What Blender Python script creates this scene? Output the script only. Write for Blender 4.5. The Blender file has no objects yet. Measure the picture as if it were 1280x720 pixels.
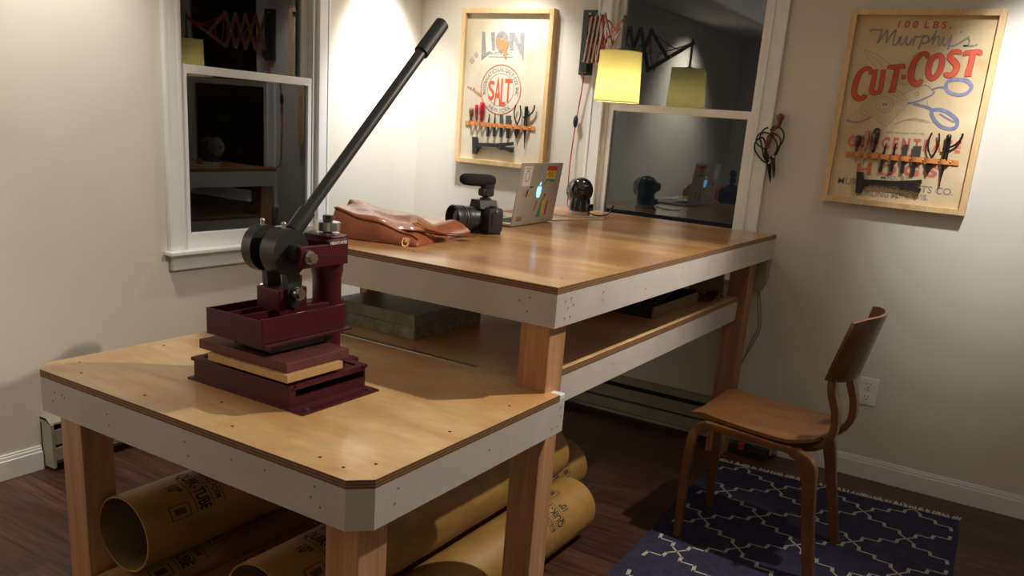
import bpy, bmesh, math, random
from mathutils import Vector, Matrix
random.seed(7)
SC = bpy.context.scene
COL = SC.collection
PI = math.pi

# ------------------------------------------------------------------ camera, world, lights, exposure
CR = ((0.8486797308747435, -0.20509217449369804, 0.48752427053821595),
      (0.5233845553555871, 0.1927988810525991, -0.8299983124561762),
      (0.07623202488198438, 0.9595654180024998, 0.2709665790389661))
CC = (3.13110094, -3.94994271, 1.43680928)
CF, CPX, CPY = 1066.7627, 13.44, 94.38
cam = bpy.data.cameras.new('camera')
camo = bpy.data.objects.new('camera', cam); COL.objects.link(camo)
camo.matrix_world = Matrix(((*CR[0], CC[0]), (*CR[1], CC[1]), (*CR[2], CC[2]), (0, 0, 0, 1)))
cam.sensor_width = 36; cam.sensor_fit = 'HORIZONTAL'; cam.lens = 36 * CF / 1280
cam.shift_x = -CPX / 1280; cam.shift_y = CPY / 1280; cam.clip_start = .05
SC.camera = camo

def at(px, py, ax, val):
    """room point that a sight line of the survey photograph meets on the plane axis=val"""
    v = Matrix(CR) @ Vector(((px - 640 - CPX) / CF, -(py - 360 - CPY) / CF, -1))
    t = (val - CC[ax]) / v[ax]
    return Vector(CC) + v * t

w = bpy.data.worlds.new('night'); SC.world = w; w.use_nodes = True
w.node_tree.nodes['Background'].inputs[0].default_value = (.010, .012, .014, 1)
w.node_tree.nodes['Background'].inputs[1].default_value = .35
SC.view_settings.view_transform = 'Standard'; SC.view_settings.look = 'None'
SC.view_settings.gamma = 1; SC.view_settings.use_curve_mapping = False
SC.view_settings.exposure = 0.78
ROOM_X, ROOM_Y, ROOM_Z = 4.7, -5.4, 2.45

def downlight(x, y, power, ang=125, tx=0, ty=0, col=(1, .90, .76), r=.035, blend=.9):
    l = bpy.data.lights.new('ceiling_spot', 'SPOT'); l.energy = power; l.color = col
    l.spot_size = math.radians(ang); l.spot_blend = blend; l.shadow_soft_size = r
    o = bpy.data.objects.new('ceiling_spot', l); COL.objects.link(o)
    o.location = (x, y, ROOM_Z - .03)
    d = Vector((tx, ty, -1)); o.rotation_euler = d.to_track_quat('-Z', 'Y').to_euler()
    return o
downlight(.46, -.40, 105, 58, -.44, .06, (.95, .98, 1))
downlight(.66, -.42, 36, 62, .06, .36, (.97, .98, 1))
downlight(.50, -.42, 20, 130)
downlight(.48, -2.15, 34, 84, -.50, .0, (1, .95, .88))
downlight(3.05, -.80, 66, 50, -.06, .92, (.97, .98, 1))
downlight(3.05, -.88, 105, 92, -.62, -.78, (1, .91, .77), .03)
downlight(3.05, -.85, 4, 140, 0, 0)
downlight(.55, -3.75, 120, 100, -.55, 0)
al = bpy.data.lights.new('overhead_fill', 'AREA'); al.energy = 4.5; al.size = 3.0; al.color = (1, .9, .78)  # weak overhead area lamp added as fill, not a fixture
ao = bpy.data.objects.new('overhead_fill', al); COL.objects.link(ao); ao.location = (2.2, -2.2, ROOM_Z - .04)
fl = bpy.data.lights.new('far_lamp', 'POINT'); fl.energy = 4.5; fl.color = (1, .88, .76); fl.shadow_soft_size = .07
flo = bpy.data.objects.new('far_lamp', fl); COL.objects.link(flo); flo.location = (4.3, -4.7, 1.42)

# ------------------------------------------------------------------ materials
def nm(name):
    m = bpy.data.materials.new(name); m.use_nodes = True
    nt = m.node_tree; b = nt.nodes['Principled BSDF']
    return m, nt, b
def plain(name, c, rough=.5, metal=0, coat=0, bump=0, bscale=60, var=0, vscale=8, spec=.5):
    m, nt, b = nm(name)
    b.inputs['Base Color'].default_value = (*c, 1); b.inputs['Roughness'].default_value = rough
    b.inputs['Metallic'].default_value = metal; b.inputs['Coat Weight'].default_value = coat
    b.inputs['Specular IOR Level'].default_value = spec
    tc = nt.nodes.new('ShaderNodeTexCoord')
    n = nt.nodes.new('ShaderNodeTexNoise'); n.inputs['Scale'].default_value = vscale; n.inputs['Detail'].default_value = 4
    nt.links.new(tc.outputs['Object'], n.inputs['Vector'])
    if var:
        r = nt.nodes.new('ShaderNodeValToRGB')
        r.color_ramp.elements[0].position = .3; r.color_ramp.elements[1].position = .7
        r.color_ramp.elements[0].color = (*[x * (1 - var) for x in c], 1)
        r.color_ramp.elements[1].color = (*[min(1, x * (1 + var)) for x in c], 1)
        nt.links.new(n.outputs['Fac'], r.inputs[0]); nt.links.new(r.outputs[0], b.inputs['Base Color'])
    if bump:
        n2 = nt.nodes.new('ShaderNodeTexNoise'); n2.inputs['Scale'].default_value = bscale; n2.inputs['Detail'].default_value = 3
        nt.links.new(tc.outputs['Object'], n2.inputs['Vector'])
        bp = nt.nodes.new('ShaderNodeBump'); bp.inputs['Strength'].default_value = bump; bp.inputs['Distance'].default_value = .004
        nt.links.new(n2.outputs['Fac'], bp.inputs['Height']); nt.links.new(bp.outputs[0], b.inputs['Normal'])
    return m
def wood(name, c1, c2, scale=(1, 14, 14), nscale=3, rough=.4, coat=0, blot=None, bump=.08, fine=.5, coat_r=.12):
    m, nt, b = nm(name)
    tc = nt.nodes.new('ShaderNodeTexCoord'); mp = nt.nodes.new('ShaderNodeMapping')
    mp.inputs['Scale'].default_value = scale
    nt.links.new(tc.outputs['Object'], mp.inputs['Vector'])
    n = nt.nodes.new('ShaderNodeTexNoise'); n.inputs['Scale'].default_value = nscale; n.inputs['Detail'].default_value = 6
    n.inputs['Distortion'].default_value = .6
    nt.links.new(mp.outputs[0], n.inputs['Vector'])
    r = nt.nodes.new('ShaderNodeValToRGB'); r.color_ramp.elements[0].position = .32; r.color_ramp.elements[1].position = .68
    r.color_ramp.elements[0].color = (*c1, 1); r.color_ramp.elements[1].color = (*c2, 1)
    nt.links.new(n.outputs['Fac'], r.inputs[0]); out = r.outputs[0]
    if fine:
        n3 = nt.nodes.new('ShaderNodeTexNoise'); n3.inputs['Scale'].default_value = nscale * 7; n3.inputs['Detail'].default_value = 3
        nt.links.new(mp.outputs[0], n3.inputs['Vector'])
        r3 = nt.nodes.new('ShaderNodeMapRange'); r3.inputs[1].default_value = .3; r3.inputs[2].default_value = .7
        r3.inputs[3].default_value = 1 - fine * .5; r3.inputs[4].default_value = 1.05
        nt.links.new(n3.outputs['Fac'], r3.inputs[0])
        mx = nt.nodes.new('ShaderNodeMix'); mx.data_type = 'RGBA'; mx.blend_type = 'MULTIPLY'; mx.inputs[0].default_value = 1
        nt.links.new(out, mx.inputs[6]); nt.links.new(r3.outputs[0], mx.inputs[7]); out = mx.outputs[2]
    if blot:
        n4 = nt.nodes.new('ShaderNodeTexNoise'); n4.inputs['Scale'].default_value = blot[1]; n4.inputs['Detail'].default_value = 5
        nt.links.new(tc.outputs['Object'], n4.inputs['Vector'])
        r4 = nt.nodes.new('ShaderNodeValToRGB'); r4.color_ramp.elements[0].position = .45; r4.color_ramp.elements[1].position = .66
        r4.color_ramp.elements[0].color = (0, 0, 0, 1); r4.color_ramp.elements[1].color = (blot[2],) * 3 + (1,)
        nt.links.new(n4.outputs['Fac'], r4.inputs[0])
        mx = nt.nodes.new('ShaderNodeMix'); mx.data_type = 'RGBA'
        nt.links.new(r4.outputs[0], mx.inputs[0]); nt.links.new(out, mx.inputs[6]); mx.inputs[7].default_value = (*blot[0], 1)
        out = mx.outputs[2]
    nt.links.new(out, b.inputs['Base Color'])
    b.inputs['Roughness'].default_value = rough; b.inputs['Coat Weight'].default_value = coat; b.inputs['Coat Roughness'].default_value = coat_r
    if bump:
        bp = nt.nodes.new('ShaderNodeBump'); bp.inputs['Strength'].default_value = bump; bp.inputs['Distance'].default_value = .003
        nt.links.new(n.outputs['Fac'], bp.inputs['Height']); nt.links.new(bp.outputs[0], b.inputs['Normal'])
    return m
def emis(name, c, s):
    m, nt, b = nm(name); b.inputs['Base Color'].default_value = (*c, 1)
    b.inputs['Emission Color'].default_value = (*c, 1); b.inputs['Emission Strength'].default_value = s
    return m
M = {}
M['wall'] = plain('wall_paint', (.66, .62, .54), .72, var=.03, vscale=3, bump=.05, bscale=250, spec=.3)
M['ceil'] = plain('ceiling_paint', (.60, .58, .54), .9)
M['trim'] = plain('white_trim_paint', (.77, .77, .76), .35, var=.02)
M['heater'] = plain('heater_enamel', (.29, .27, .20), .45, var=.06)
M['dark'] = plain('dark_gap', (.012, .012, .012), .7)
M['apron'] = plain('white_apron_paint', (.53, .485, .455), .5, var=.06, vscale=7, bump=.1, bscale=90)
M['ply_low'] = wood('plywood_pale', (.66, .39, .16), (.86, .62, .32), (1.6, 5, 5), 1.3, .32, .35, ((.56, .26, .09), 3.0, .8), .04, .22)
M['ply_up'] = wood('plywood_orange', (.36, .15, .042), (.66, .38, .15), (1.5, 7, 7), 1.3, .30, .5, ((.30, .11, .03), 2.6, .75), .05, .25, .16)
M['fir'] = wood('fir_post', (.44, .21, .095), (.60, .33, .17), (16, 16, .8), 2.2, .45, .1, None, .1, .35)
M['firred'] = wood('fir_post_red', (.34, .15, .07), (.48, .24, .12), (16, 16, .8), 2.2, .45, .1, None, .1, .35)
M['maple'] = wood('frame_pine', (.62, .40, .18), (.74, .52, .27), (9, 9, 2), 2, .4, .15, None, .05, .2)
M['walnut'] = wood('chair_ply', (.13, .05, .017), (.21, .088, .030), (3, 16, 3), 2, .33, .3, None, .05, .35)
M['walnut2'] = wood('chair_seat_ply', (.17, .068, .020), (.27, .12, .040), (2, 14, 3), 2, .30, .35, ((.20, .07, .02), 9, .5), .05, .3)
M['maroon'] = plain('maroon_enamel', (.062, .003, .010), .42, coat=.0, spec=.35, bump=.15, bscale=120, var=.15, vscale=9)
M['maroon_pad'] = plain('red_brown_pad', (.12, .028, .024), .6, bump=.2, bscale=200, var=.25, vscale=30)
M['mdf'] = plain('tan_board', (.55, .33, .14), .6, var=.08, vscale=30)
M['black'] = plain('black_steel', (.018, .019, .020), .42, spec=.5, var=.1)
M['blackrub'] = plain('black_rubber', (.012, .012, .012), .55)
M['blackgl'] = plain('black_gloss', (.008, .008, .010), .12, coat=.4)
M['steel'] = plain('bright_steel', (.55, .55, .54), .28, 1, var=.1)
M['greysteel'] = plain('blade_steel', (.14, .14, .14), .4, .8)
M['iron'] = plain('dark_iron', (.035, .03, .028), .42, .7)
M['leather'] = plain('brown_leather', (.30, .075, .022), .36, coat=.25, bump=.3, bscale=160, var=.25, vscale=10)
M['leather_d'] = plain('dark_leather', (.15, .04, .016), .42, bump=.3, bscale=160, var=.2, vscale=10)
M['strap'] = plain('tan_leather', (.62, .22, .06), .45, bump=.2, bscale=150, var=.12, vscale=40)
M['brass'] = plain('brass', (.75, .52, .22), .3, 1)
M['alu'] = plain('aluminium', (.52, .50, .46), .42, .55)
M['white'] = plain('white_plastic', (.80, .79, .76), .35)
M['offw'] = plain('cream_rubber', (.62, .54, .42), .5)
M['redcord'] = plain('red_cord', (.42, .012, .018), .6)
M['redh'] = plain('red_handle', (.36, .006, .018), .18, coat=.6)
M['brownh'] = plain('brown_handle', (.16, .055, .02), .25, coat=.5)
M['woodh'] = wood('wood_handle', (.42, .16, .05), (.55, .24, .09), (30, 30, 4), 2, .3, .4, None, .02, .2)
M['darkredh'] = plain('dark_red_handle', (.05, .006, .008), .15, coat=.7)
M['stone'] = plain('grey_green_stone', (.22, .22, .175), .75, var=.4, vscale=42, bump=.4, bscale=120)
M['stone_top'] = plain('smooth_stone_face', (.20, .19, .155), .45, var=.25, vscale=22)
M['print_dark'] = plain('ink_black', (.03, .022, .015), .7)
M['ink_red'] = plain('ink_red', (.62, .085, .04), .7, var=.12, vscale=30)
M['ink_fred'] = plain('ink_faded_red', (.60, .15, .10), .8, var=.2, vscale=30)
M['ink_grey'] = plain('ink_grey', (.27, .255, .25), .8, var=.2, vscale=50)
M['ink_blue'] = plain('ink_blue', (.20, .21, .33), .8, var=.2, vscale=40)
M['ink_line'] = plain('ink_thin', (.34, .27, .25), .8)
M['ink_out'] = plain('ink_outline', (.20, .07, .04), .8)
M['rust'] = plain('rust_stain', (.42, .22, .08), .8, var=.2, vscale=90)
M['rug'] = plain('rug_navy', (.034, .033, .068), .9, bump=.5, bscale=300, var=.18, vscale=30, spec=.1)
M['rugline'] = plain('rug_cream', (.42, .40, .34), .9, bump=.4, bscale=300, spec=.1)
M['tube_in'] = plain('tube_inside', (.16, .095, .035), .8)
M['yellow'] = plain('sticker_yellow', (.65, .42, .02), .5)
M['red'] = plain('sticker_red', (.45, .03, .02), .5)
M['teal'] = plain('sticker_teal', (.05, .22, .18), .5)
M['stwhite'] = plain('sticker_white', (.62, .59, .54), .5)
M['logo'] = emis('logo_glow', (.22, .62, .95), 1.1)
M['led'] = emis('blue_led', (.2, .35, 1), 4)
M['bulb'] = emis('bulb_glow', (1, .86, .55), 6)

def tube_card():
    m, nt, b = nm('yellow_cardboard')
    tc = nt.nodes.new('ShaderNodeTexCoord'); mp = nt.nodes.new('ShaderNodeMapping'); mp.inputs['Scale'].default_value = (6, 3, 6)
    nt.links.new(tc.outputs['Object'], mp.inputs[0])
    n = nt.nodes.new('ShaderNodeTexNoise'); n.inputs['Scale'].default_value = 2; n.inputs['Detail'].default_value = 6
    nt.links.new(mp.outputs[0], n.inputs[0])
    r = nt.nodes.new('ShaderNodeValToRGB'); r.color_ramp.elements[0].color = (.26, .135, .032, 1); r.color_ramp.elements[1].color = (.40, .235, .065, 1)
    r.color_ramp.elements[0].position = .3; r.color_ramp.elements[1].position = .7
    nt.links.new(n.outputs[0], r.inputs[0]); nt.links.new(r.outputs[0], b.inputs['Base Color']); b.inputs['Roughness'].default_value = .5
    return m
M['card'] = tube_card()

def ply_edge():
    m, nt, b = nm('plywood_edge')
    tc = nt.nodes.new('ShaderNodeTexCoord'); sp = nt.nodes.new('ShaderNodeSeparateXYZ'); nt.links.new(tc.outputs['Object'], sp.inputs[0])
    mt = nt.nodes.new('ShaderNodeMath'); mt.operation = 'MULTIPLY'; mt.inputs[1].default_value = 2 * PI / .0065
    nt.links.new(sp.outputs[2], mt.inputs[0]); sn = nt.nodes.new('ShaderNodeMath'); sn.operation = 'SINE'; nt.links.new(mt.outputs[0], sn.inputs[0])
    r = nt.nodes.new('ShaderNodeValToRGB'); r.color_ramp.elements[0].color = (.13, .06, .028, 1); r.color_ramp.elements[1].color = (.27, .15, .07, 1)
    r.color_ramp.elements[0].position = .35; r.color_ramp.elements[1].position = .65
    mr = nt.nodes.new('ShaderNodeMapRange'); mr.inputs[1].default_value = -1; mr.inputs[2].default_value = 1
    nt.links.new(sn.outputs[0], mr.inputs[0]); nt.links.new(mr.outputs[0], r.inputs[0]); nt.links.new(r.outputs[0], b.inputs['Base Color'])
    b.inputs['Roughness'].default_value = .6
    return m
M['edge'] = ply_edge()

def floor_mat():
    m, nt, b = nm('dark_laminate')
    tc = nt.nodes.new('ShaderNodeTexCoord')
    br = nt.nodes.new('ShaderNodeTexBrick'); br.inputs['Scale'].default_value = 1
    br.inputs['Brick Width'].default_value = 1.1; br.inputs['Row Height'].default_value = .105
    br.inputs['Mortar Size'].default_value = .0012; br.inputs['Color1'].default_value = (.043, .017, .012, 1)
    br.inputs['Color2'].default_value = (.078, .033, .021, 1); br.inputs['Mortar'].default_value = (.012, .006, .005, 1)
    br.offset = .37
    nt.links.new(tc.outputs['Object'], br.inputs['Vector'])
    mp = nt.nodes.new('ShaderNodeMapping'); mp.inputs['Scale'].default_value = (1.5, 22, 1)
    nt.links.new(tc.outputs['Object'], mp.inputs[0])
    n = nt.nodes.new('ShaderNodeTexNoise'); n.inputs['Scale'].default_value = 3; n.inputs['Detail'].default_value = 8; n.inputs['Distortion'].default_value = .5
    nt.links.new(mp.outputs[0], n.inputs[0])
    mr = nt.nodes.new('ShaderNodeMapRange'); mr.inputs[1].default_value = .3; mr.inputs[2].default_value = .7; mr.inputs[3].default_value = .45; mr.inputs[4].default_value = 1.6
    nt.links.new(n.outputs['Fac'], mr.inputs[0])
    mx = nt.nodes.new('ShaderNodeMix'); mx.data_type = 'RGBA'; mx.blend_type = 'MULTIPLY'; mx.inputs[0].default_value = 1
    nt.links.new(br.outputs['Color'], mx.inputs[6]); nt.links.new(mr.outputs[0], mx.inputs[7]); nt.links.new(mx.outputs[2], b.inputs['Base Color'])
    b.inputs['Roughness'].default_value = .38
    bp = nt.nodes.new('ShaderNodeBump'); bp.inputs['Strength'].default_value = .1; bp.inputs['Distance'].default_value = .002
    nt.links.new(n.outputs['Fac'], bp.inputs['Height']); nt.links.new(bp.outputs[0], b.inputs['Normal'])
    return m
M['floor'] = floor_mat()

def glass_mat():
    m = bpy.data.materials.new('window_glass'); m.use_nodes = True; nt = m.node_tree; nt.nodes.clear()
    o = nt.nodes.new('ShaderNodeOutputMaterial'); mix = nt.nodes.new('ShaderNodeMixShader')
    t = nt.nodes.new('ShaderNodeBsdfTransparent'); t.inputs[0].default_value = (.85, .88, .88, 1)
    g = nt.nodes.new('ShaderNodeBsdfGlossy'); g.inputs['Roughness'].default_value = .0; g.inputs[0].default_value = (.92, .96, 1, 1)
    f = nt.nodes.new('ShaderNodeFresnel'); f.inputs[0].default_value = 1.85
    nt.links.new(f.outputs[0], mix.inputs[0]); nt.links.new(t.outputs[0], mix.inputs[1]); nt.links.new(g.outputs[0], mix.inputs[2])
    nt.links.new(mix.outputs[0], o.inputs[0]); return m
M['glass'] = glass_mat()
def shade_mat():
    m = bpy.data.materials.new('lamp_shade_fabric'); m.use_nodes = True; nt = m.node_tree; nt.nodes.clear()
    o = nt.nodes.new('ShaderNodeOutputMaterial'); mix = nt.nodes.new('ShaderNodeMixShader'); mix.inputs[0].default_value = .5
    d = nt.nodes.new('ShaderNodeBsdfDiffuse'); t = nt.nodes.new('ShaderNodeBsdfTranslucent')
    tc = nt.nodes.new('ShaderNodeTexCoord'); n = nt.nodes.new('ShaderNodeTexNoise'); n.inputs['Scale'].default_value = 120
    nt.links.new(tc.outputs['Object'], n.inputs[0])
    r = nt.nodes.new('ShaderNodeValToRGB'); r.color_ramp.elements[0].color = (.74, .66, .27, 1); r.color_ramp.elements[1].color = (.82, .75, .34, 1)
    nt.links.new(n.outputs[0], r.inputs[0])
    nt.links.new(r.outputs[0], d.inputs[0]); nt.links.new(r.outputs[0], t.inputs[0])
    nt.links.new(d.outputs[0], mix.inputs[1]); nt.links.new(t.outputs[0], mix.inputs[2]); nt.links.new(mix.outputs[0], o.inputs[0]); return m
M['shade'] = shade_mat()
def canvas(name, base, dirty, rust):
    m, nt, b = nm(name)
    tc = nt.nodes.new('ShaderNodeTexCoord')
    n = nt.nodes.new('ShaderNodeTexNoise'); n.inputs['Scale'].default_value = 4.5; n.inputs['Detail'].default_value = 6
    nt.links.new(tc.outputs['Object'], n.inputs[0])
    r = nt.nodes.new('ShaderNodeValToRGB'); e = r.color_ramp.elements
    e[0].position = .35; e[0].color = (*base, 1); e[1].position = .62; e[1].color = (*dirty, 1)
    x = e.new(.74); x.color = (*rust, 1)
    nt.links.new(n.outputs[0], r.inputs[0]); nt.links.new(r.outputs[0], b.inputs['Base Color'])
    b.inputs['Roughness'].default_value = .8
    return m
M['sackA'] = canvas('sack_cloth_pale', (.66, .60, .47), (.58, .51, .38), (.50, .34, .16))
M['sackB'] = canvas('sack_cloth_tan', (.72, .58, .36), (.56, .41, .22), (.50, .26, .09))

# ------------------------------------------------------------------ mesh helpers
class MB:
    def __init__(s): s.bm = bmesh.new()
    def _face(s, vs, mi=0):
        try:
            f = s.bm.faces.new(vs); f.material_index = mi; return f
        except ValueError: return None
    def box(s, x0, x1, y0, y1, z0, z1, mi=0, bev=0):
        return s.obox(Vector(((x0+x1)/2, (y0+y1)/2, (z0+z1)/2)), (abs(x1-x0), abs(y1-y0), abs(z1-z0)), None, mi, bev)
    def obox(s, c, size, rot=None, mi=0, bev=0):
        rot = rot or Matrix.Identity(3); c = Vector(c)
        r = bmesh.ops.create_cube(s.bm, size=1)
        vs = r['verts']
        for v in vs: v.co = c + rot @ Vector((v.co.x*size[0], v.co.y*size[1], v.co.z*size[2]))
        fs = set(f for v in vs for f in v.link_faces)
        for f in fs: f.material_index = mi
        if bev:
            es = set(e for v in vs for e in v.link_edges)
            bmesh.ops.bevel(s.bm, geom=list(es), offset=bev, segments=2, affect='EDGES', profile=.6)
        return s
    def cyl(s, p0, p1, r0, r1=None, n=20, mi=0, cap=True, bev=0):
        p0, p1 = Vector(p0), Vector(p1); r1 = r0 if r1 is None else r1
        d = (p1-p0).normalized(); a = d.orthogonal().normalized(); b = d.cross(a)
        A = [s.bm.verts.new(p0 + (a*math.cos(2*PI*i/n)+b*math.sin(2*PI*i/n))*r0) for i in range(n)]
        B = [s.bm.verts.new(p1 + (a*math.cos(2*PI*i/n)+b*math.sin(2*PI*i/n))*r1) for i in range(n)]
        for i in range(n): s._face((A[i], A[(i+1) % n], B[(i+1) % n], B[i]), mi)
        if cap:
            s._face(A[::-1], mi); s._face(B, mi)
            if bev:
                es = [e for e in s.bm.edges if (e.verts[0] in A and e.verts[1] in A) or (e.verts[0] in B and e.verts[1] in B)]
                bmesh.ops.bevel(s.bm, geom=es, offset=bev, segments=2, affect='EDGES')
        return s
    def tube(s, pts, r, n=8, mi=0, cap=True):
        pts = [Vector(p) for p in pts]; rs = r if isinstance(r, (list, tuple)) else [r]*len(pts)
        prev = None; rings = []
        for i, p in enumerate(pts):
            d = (pts[min(i+1, len(pts)-1)] - pts[max(i-1, 0)]).normalized()
            if prev is None: a = d.orthogonal().normalized()
            else:
                a = prev - d*prev.dot(d); a = a.normalized() if a.length > 1e-6 else d.orthogonal().normalized()
            prev = a; b = d.cross(a)
            rings.append([s.bm.verts.new(p + (a*math.cos(2*PI*k/n)+b*math.sin(2*PI*k/n))*rs[i]) for k in range(n)])
        for A, B in zip(rings, rings[1:]):
            for k in range(n): s._face((A[k], A[(k+1) % n], B[(k+1) % n], B[k]), mi)
        if cap: s._face(rings[0][::-1], mi); s._face(rings[-1], mi)
        return s
    def lathe(s, prof, org, axis, n=24, mi=0):
        org = Vector(org); d = Vector(axis).normalized(); a = d.orthogonal().normalized(); b = d.cross(a)
        rings = []
        for r, h in prof:
            rings.append([s.bm.verts.new(org + d*h + (a*math.cos(2*PI*k/n)+b*math.sin(2*PI*k/n))*max(r, 1e-4)) for k in range(n)])
        for A, B in zip(rings, rings[1:]):
            for k in range(n): s._face((A[k], A[(k+1) % n], B[(k+1) % n], B[k]), mi)
        s._face(rings[0][::-1], mi); s._face(rings[-1], mi)
        return s
    def prism(s, poly, f0, f1, mi=0, mi_side=None):
        """poly of 2-D points; f0/f1 map a 2-D point to the two 3-D faces"""
        A = [s.bm.verts.new(f0(p)) for p in poly]; B = [s.bm.verts.new(f1(p)) for p in poly]; n = len(poly)
        ms = mi if mi_side is None else mi_side
        s._face(A[::-1], mi); s._face(B, mi)
        for i in range(n): s._face((A[i], A[(i+1) % n], B[(i+1) % n], B[i]), ms)
        return s
    def sheet(s, grid, mi=0, thick=0, nrm=None):
        V = [[s.bm.verts.new(p) for p in row] for row in grid]
        for i in range(len(V)-1):
            for j in range(len(V[0])-1): s._face((V[i][j], V[i+1][j], V[i+1][j+1], V[i][j+1]), mi)
        return s
    def slab(s, grid, off, mi=0):
        """closed slab between grid and grid offset by off(vector or func)"""
        g2 = [[Vector(p) + (off(p) if callable(off) else Vector(off)) for p in row] for row in grid]
        V = [[s.bm.verts.new(p) for p in row] for row in grid]; W = [[s.bm.verts.new(p) for p in row] for row in g2]
        R, C = len(V), len(V[0])
        for i in range(R-1):
            for j in range(C-1):
                s._face((V[i][j], V[i][j+1], V[i+1][j+1], V[i+1][j]), mi); s._face((W[i][j], W[i+1][j], W[i+1][j+1], W[i][j+1]), mi)
        for i in range(R-1):
            s._face((V[i][0], V[i+1][0], W[i+1][0], W[i][0]), mi); s._face((V[i][-1], W[i][-1], W[i+1][-1], V[i+1][-1]), mi)
        for j in range(C-1):
            s._face((V[0][j], W[0][j], W[0][j+1], V[0][j+1]), mi); s._face((V[-1][j], V[-1][j+1], W[-1][j+1], W[-1][j]), mi)
        return s
    def ball(s, c, r, sc=(1, 1, 1), rot=None, mi=0, u=20, v=12):
        res = bmesh.ops.create_uvsphere(s.bm, u_segments=u, v_segments=v, radius=1)
        rot = rot or Matrix.Identity(3)
        for q in res['verts']: q.co = Vector(c) + rot @ Vector((q.co.x*r*sc[0], q.co.y*r*sc[1], q.co.z*r*sc[2]))
        for f in set(f for q in res['verts'] for f in q.link_faces): f.material_index = mi
        return s
    def build(s, name, mats, parent=None, smooth=False, local=False, recalc=True):
        if recalc: bmesh.ops.recalc_face_normals(s.bm, faces=s.bm.faces)
        me = bpy.data.meshes.new(name)
        if parent is not None and not local:
            o = Vector(parent.get('_org', (0, 0, 0)))
            for v in s.bm.verts: v.co -= o
        s.bm.to_mesh(me); s.bm.free()
        for m in (mats if isinstance(mats, (list, tuple)) else [mats]): me.materials.append(M[m] if isinstance(m, str) else m)
        ob = bpy.data.objects.new(name, me); COL.objects.link(ob)
        if parent is not None:
            ob.parent = parent; ob['_org'] = parent.get('_org', (0, 0, 0))
        if smooth:
            for p in me.polygons: p.use_smooth = True
            try:
                me.set_sharp_from_angle(angle=math.radians(smooth if smooth > 1 else 40))
            except Exception: pass
        return ob
def tag(o, label=None, cat=None, group=None, kind=None):
    if label: o['label'] = label
    if cat: o['category'] = cat
    if group: o['group'] = group
    if kind: o['kind'] = kind
    return o
def thing(name, label, cat, loc=(0, 0, 0), rz=0, group=None):
    o = bpy.data.objects.new(name, None); COL.objects.link(o); o.location = loc; o.rotation_euler = (0, 0, rz)
    o['_org'] = tuple(loc); o.empty_display_size = .05
    return tag(o, label, cat, group)
def smoothpts(pts, n=6, closed=False):
    P = [Vector(p) for p in pts]; out = []
    N = len(P); rng = range(N if closed else N-1)
    for i in rng:
        g = lambda k: P[k % N] if closed else P[max(0, min(N-1, k))]
        p0, p1, p2, p3 = g(i-1), g(i), g(i+1), g(i+2)
        for k in range(n):
            t = k/n
            out.append(.5*((2*p1)+(-p0+p2)*t+(2*p0-5*p1+4*p2-p3)*t*t+(-p0+3*p1-3*p2+p3)*t**3))
    if not closed: out.append(P[-1])
    return out
_tx = {}
def text2d(s, offset=0.0):
    k = (s, offset)
    if k in _tx: return _tx[k]
    c = bpy.data.curves.new('t', 'FONT'); c.body = s; c.offset = offset; c.resolution_u = 4; c.fill_mode = 'BOTH'
    c.align_x = 'LEFT'
    o = bpy.data.objects.new('t', c); COL.objects.link(o)
    dg = bpy.context.evaluated_depsgraph_get(); dg.update()
    me = bpy.data.meshes.new_from_object(o.evaluated_get(dg))
    V = [(v.co.x, v.co.y) for v in me.vertices]; F = [tuple(p.vertices) for p in me.polygons]
    bpy.data.objects.remove(o); bpy.data.meshes.remove(me)
    x0 = min(v[0] for v in V); x1 = max(v[0] for v in V); H = .69
    V = [((x-x0)/(x1-x0), y/H) for x, y in V]      # x 0..1 over the width, y in cap heights
    _tx[k] = (V, F); return _tx[k]
def put_text(mb, s, f, mi=0, offset=0.0):
    V, F = text2d(s, offset); vs = [mb.bm.verts.new(f(x, y)) for x, y in V]
    for q in F: mb._face([vs[i] for i in q], mi)
_lift = [0]
def ribbon(mb, pts, wd, f, mi=0, closed=False):
    """flat stroke of width wd (number or per-point list) along 2-D pts; f maps 2-D to 3-D"""
    P = [Vector(p) for p in pts]; N = len(P); ws = wd if isinstance(wd, (list, tuple)) else [wd]*N
    L = []; Rr = []
    for i in range(N):
        a = P[(i-1) % N] if closed else P[max(0, i-1)]; b = P[(i+1) % N] if closed else P[min(N-1, i+1)]
        d = (b-a); d = d.normalized() if d.length > 1e-9 else Vector((1, 0)); n = Vector((-d.y, d.x))
        L.append(mb.bm.verts.new(f(*(P[i]+n*ws[i]/2)))); Rr.append(mb.bm.verts.new(f(*(P[i]-n*ws[i]/2))))
    for i in range(N if closed else N-1):
        j = (i+1) % N; mb._face((L[i], Rr[i], Rr[j], L[j]), mi)

# ------------------------------------------------------------------ room shell
def struct(name, mb, m): return tag(mb.build(name, m), kind='structure')
mb = MB(); mb.box(-.12, ROOM_X+.1, ROOM_Y-.1, .12, -.06, 0); struct('floor', mb, 'floor')
mb = MB(); mb.box(-.12, ROOM_X+.1, ROOM_Y-.1, .12, ROOM_Z, ROOM_Z+.06); struct('ceiling', mb, 'ceil')
GZ0, GZ1, GU0, GU1 = .855, 1.535, 1.55, 2.24        # sash levels
W1 = (-1.573, -.79); W2 = (1.158, 1.932); OZ0, OZ1 = .80, 2.26
mb = MB()
mb.box(-.12, 0, ROOM_Y-.1, W1[0], 0, ROOM_Z); mb.box(-.12, 0, W1[1], .12, 0, ROOM_Z)
mb.box(-.12, 0, W1[0], W1[1], 0, OZ0); mb.box(-.12, 0, W1[0], W1[1], OZ1, ROOM_Z); struct('wall_left', mb, 'wall')
mb = MB()
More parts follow.
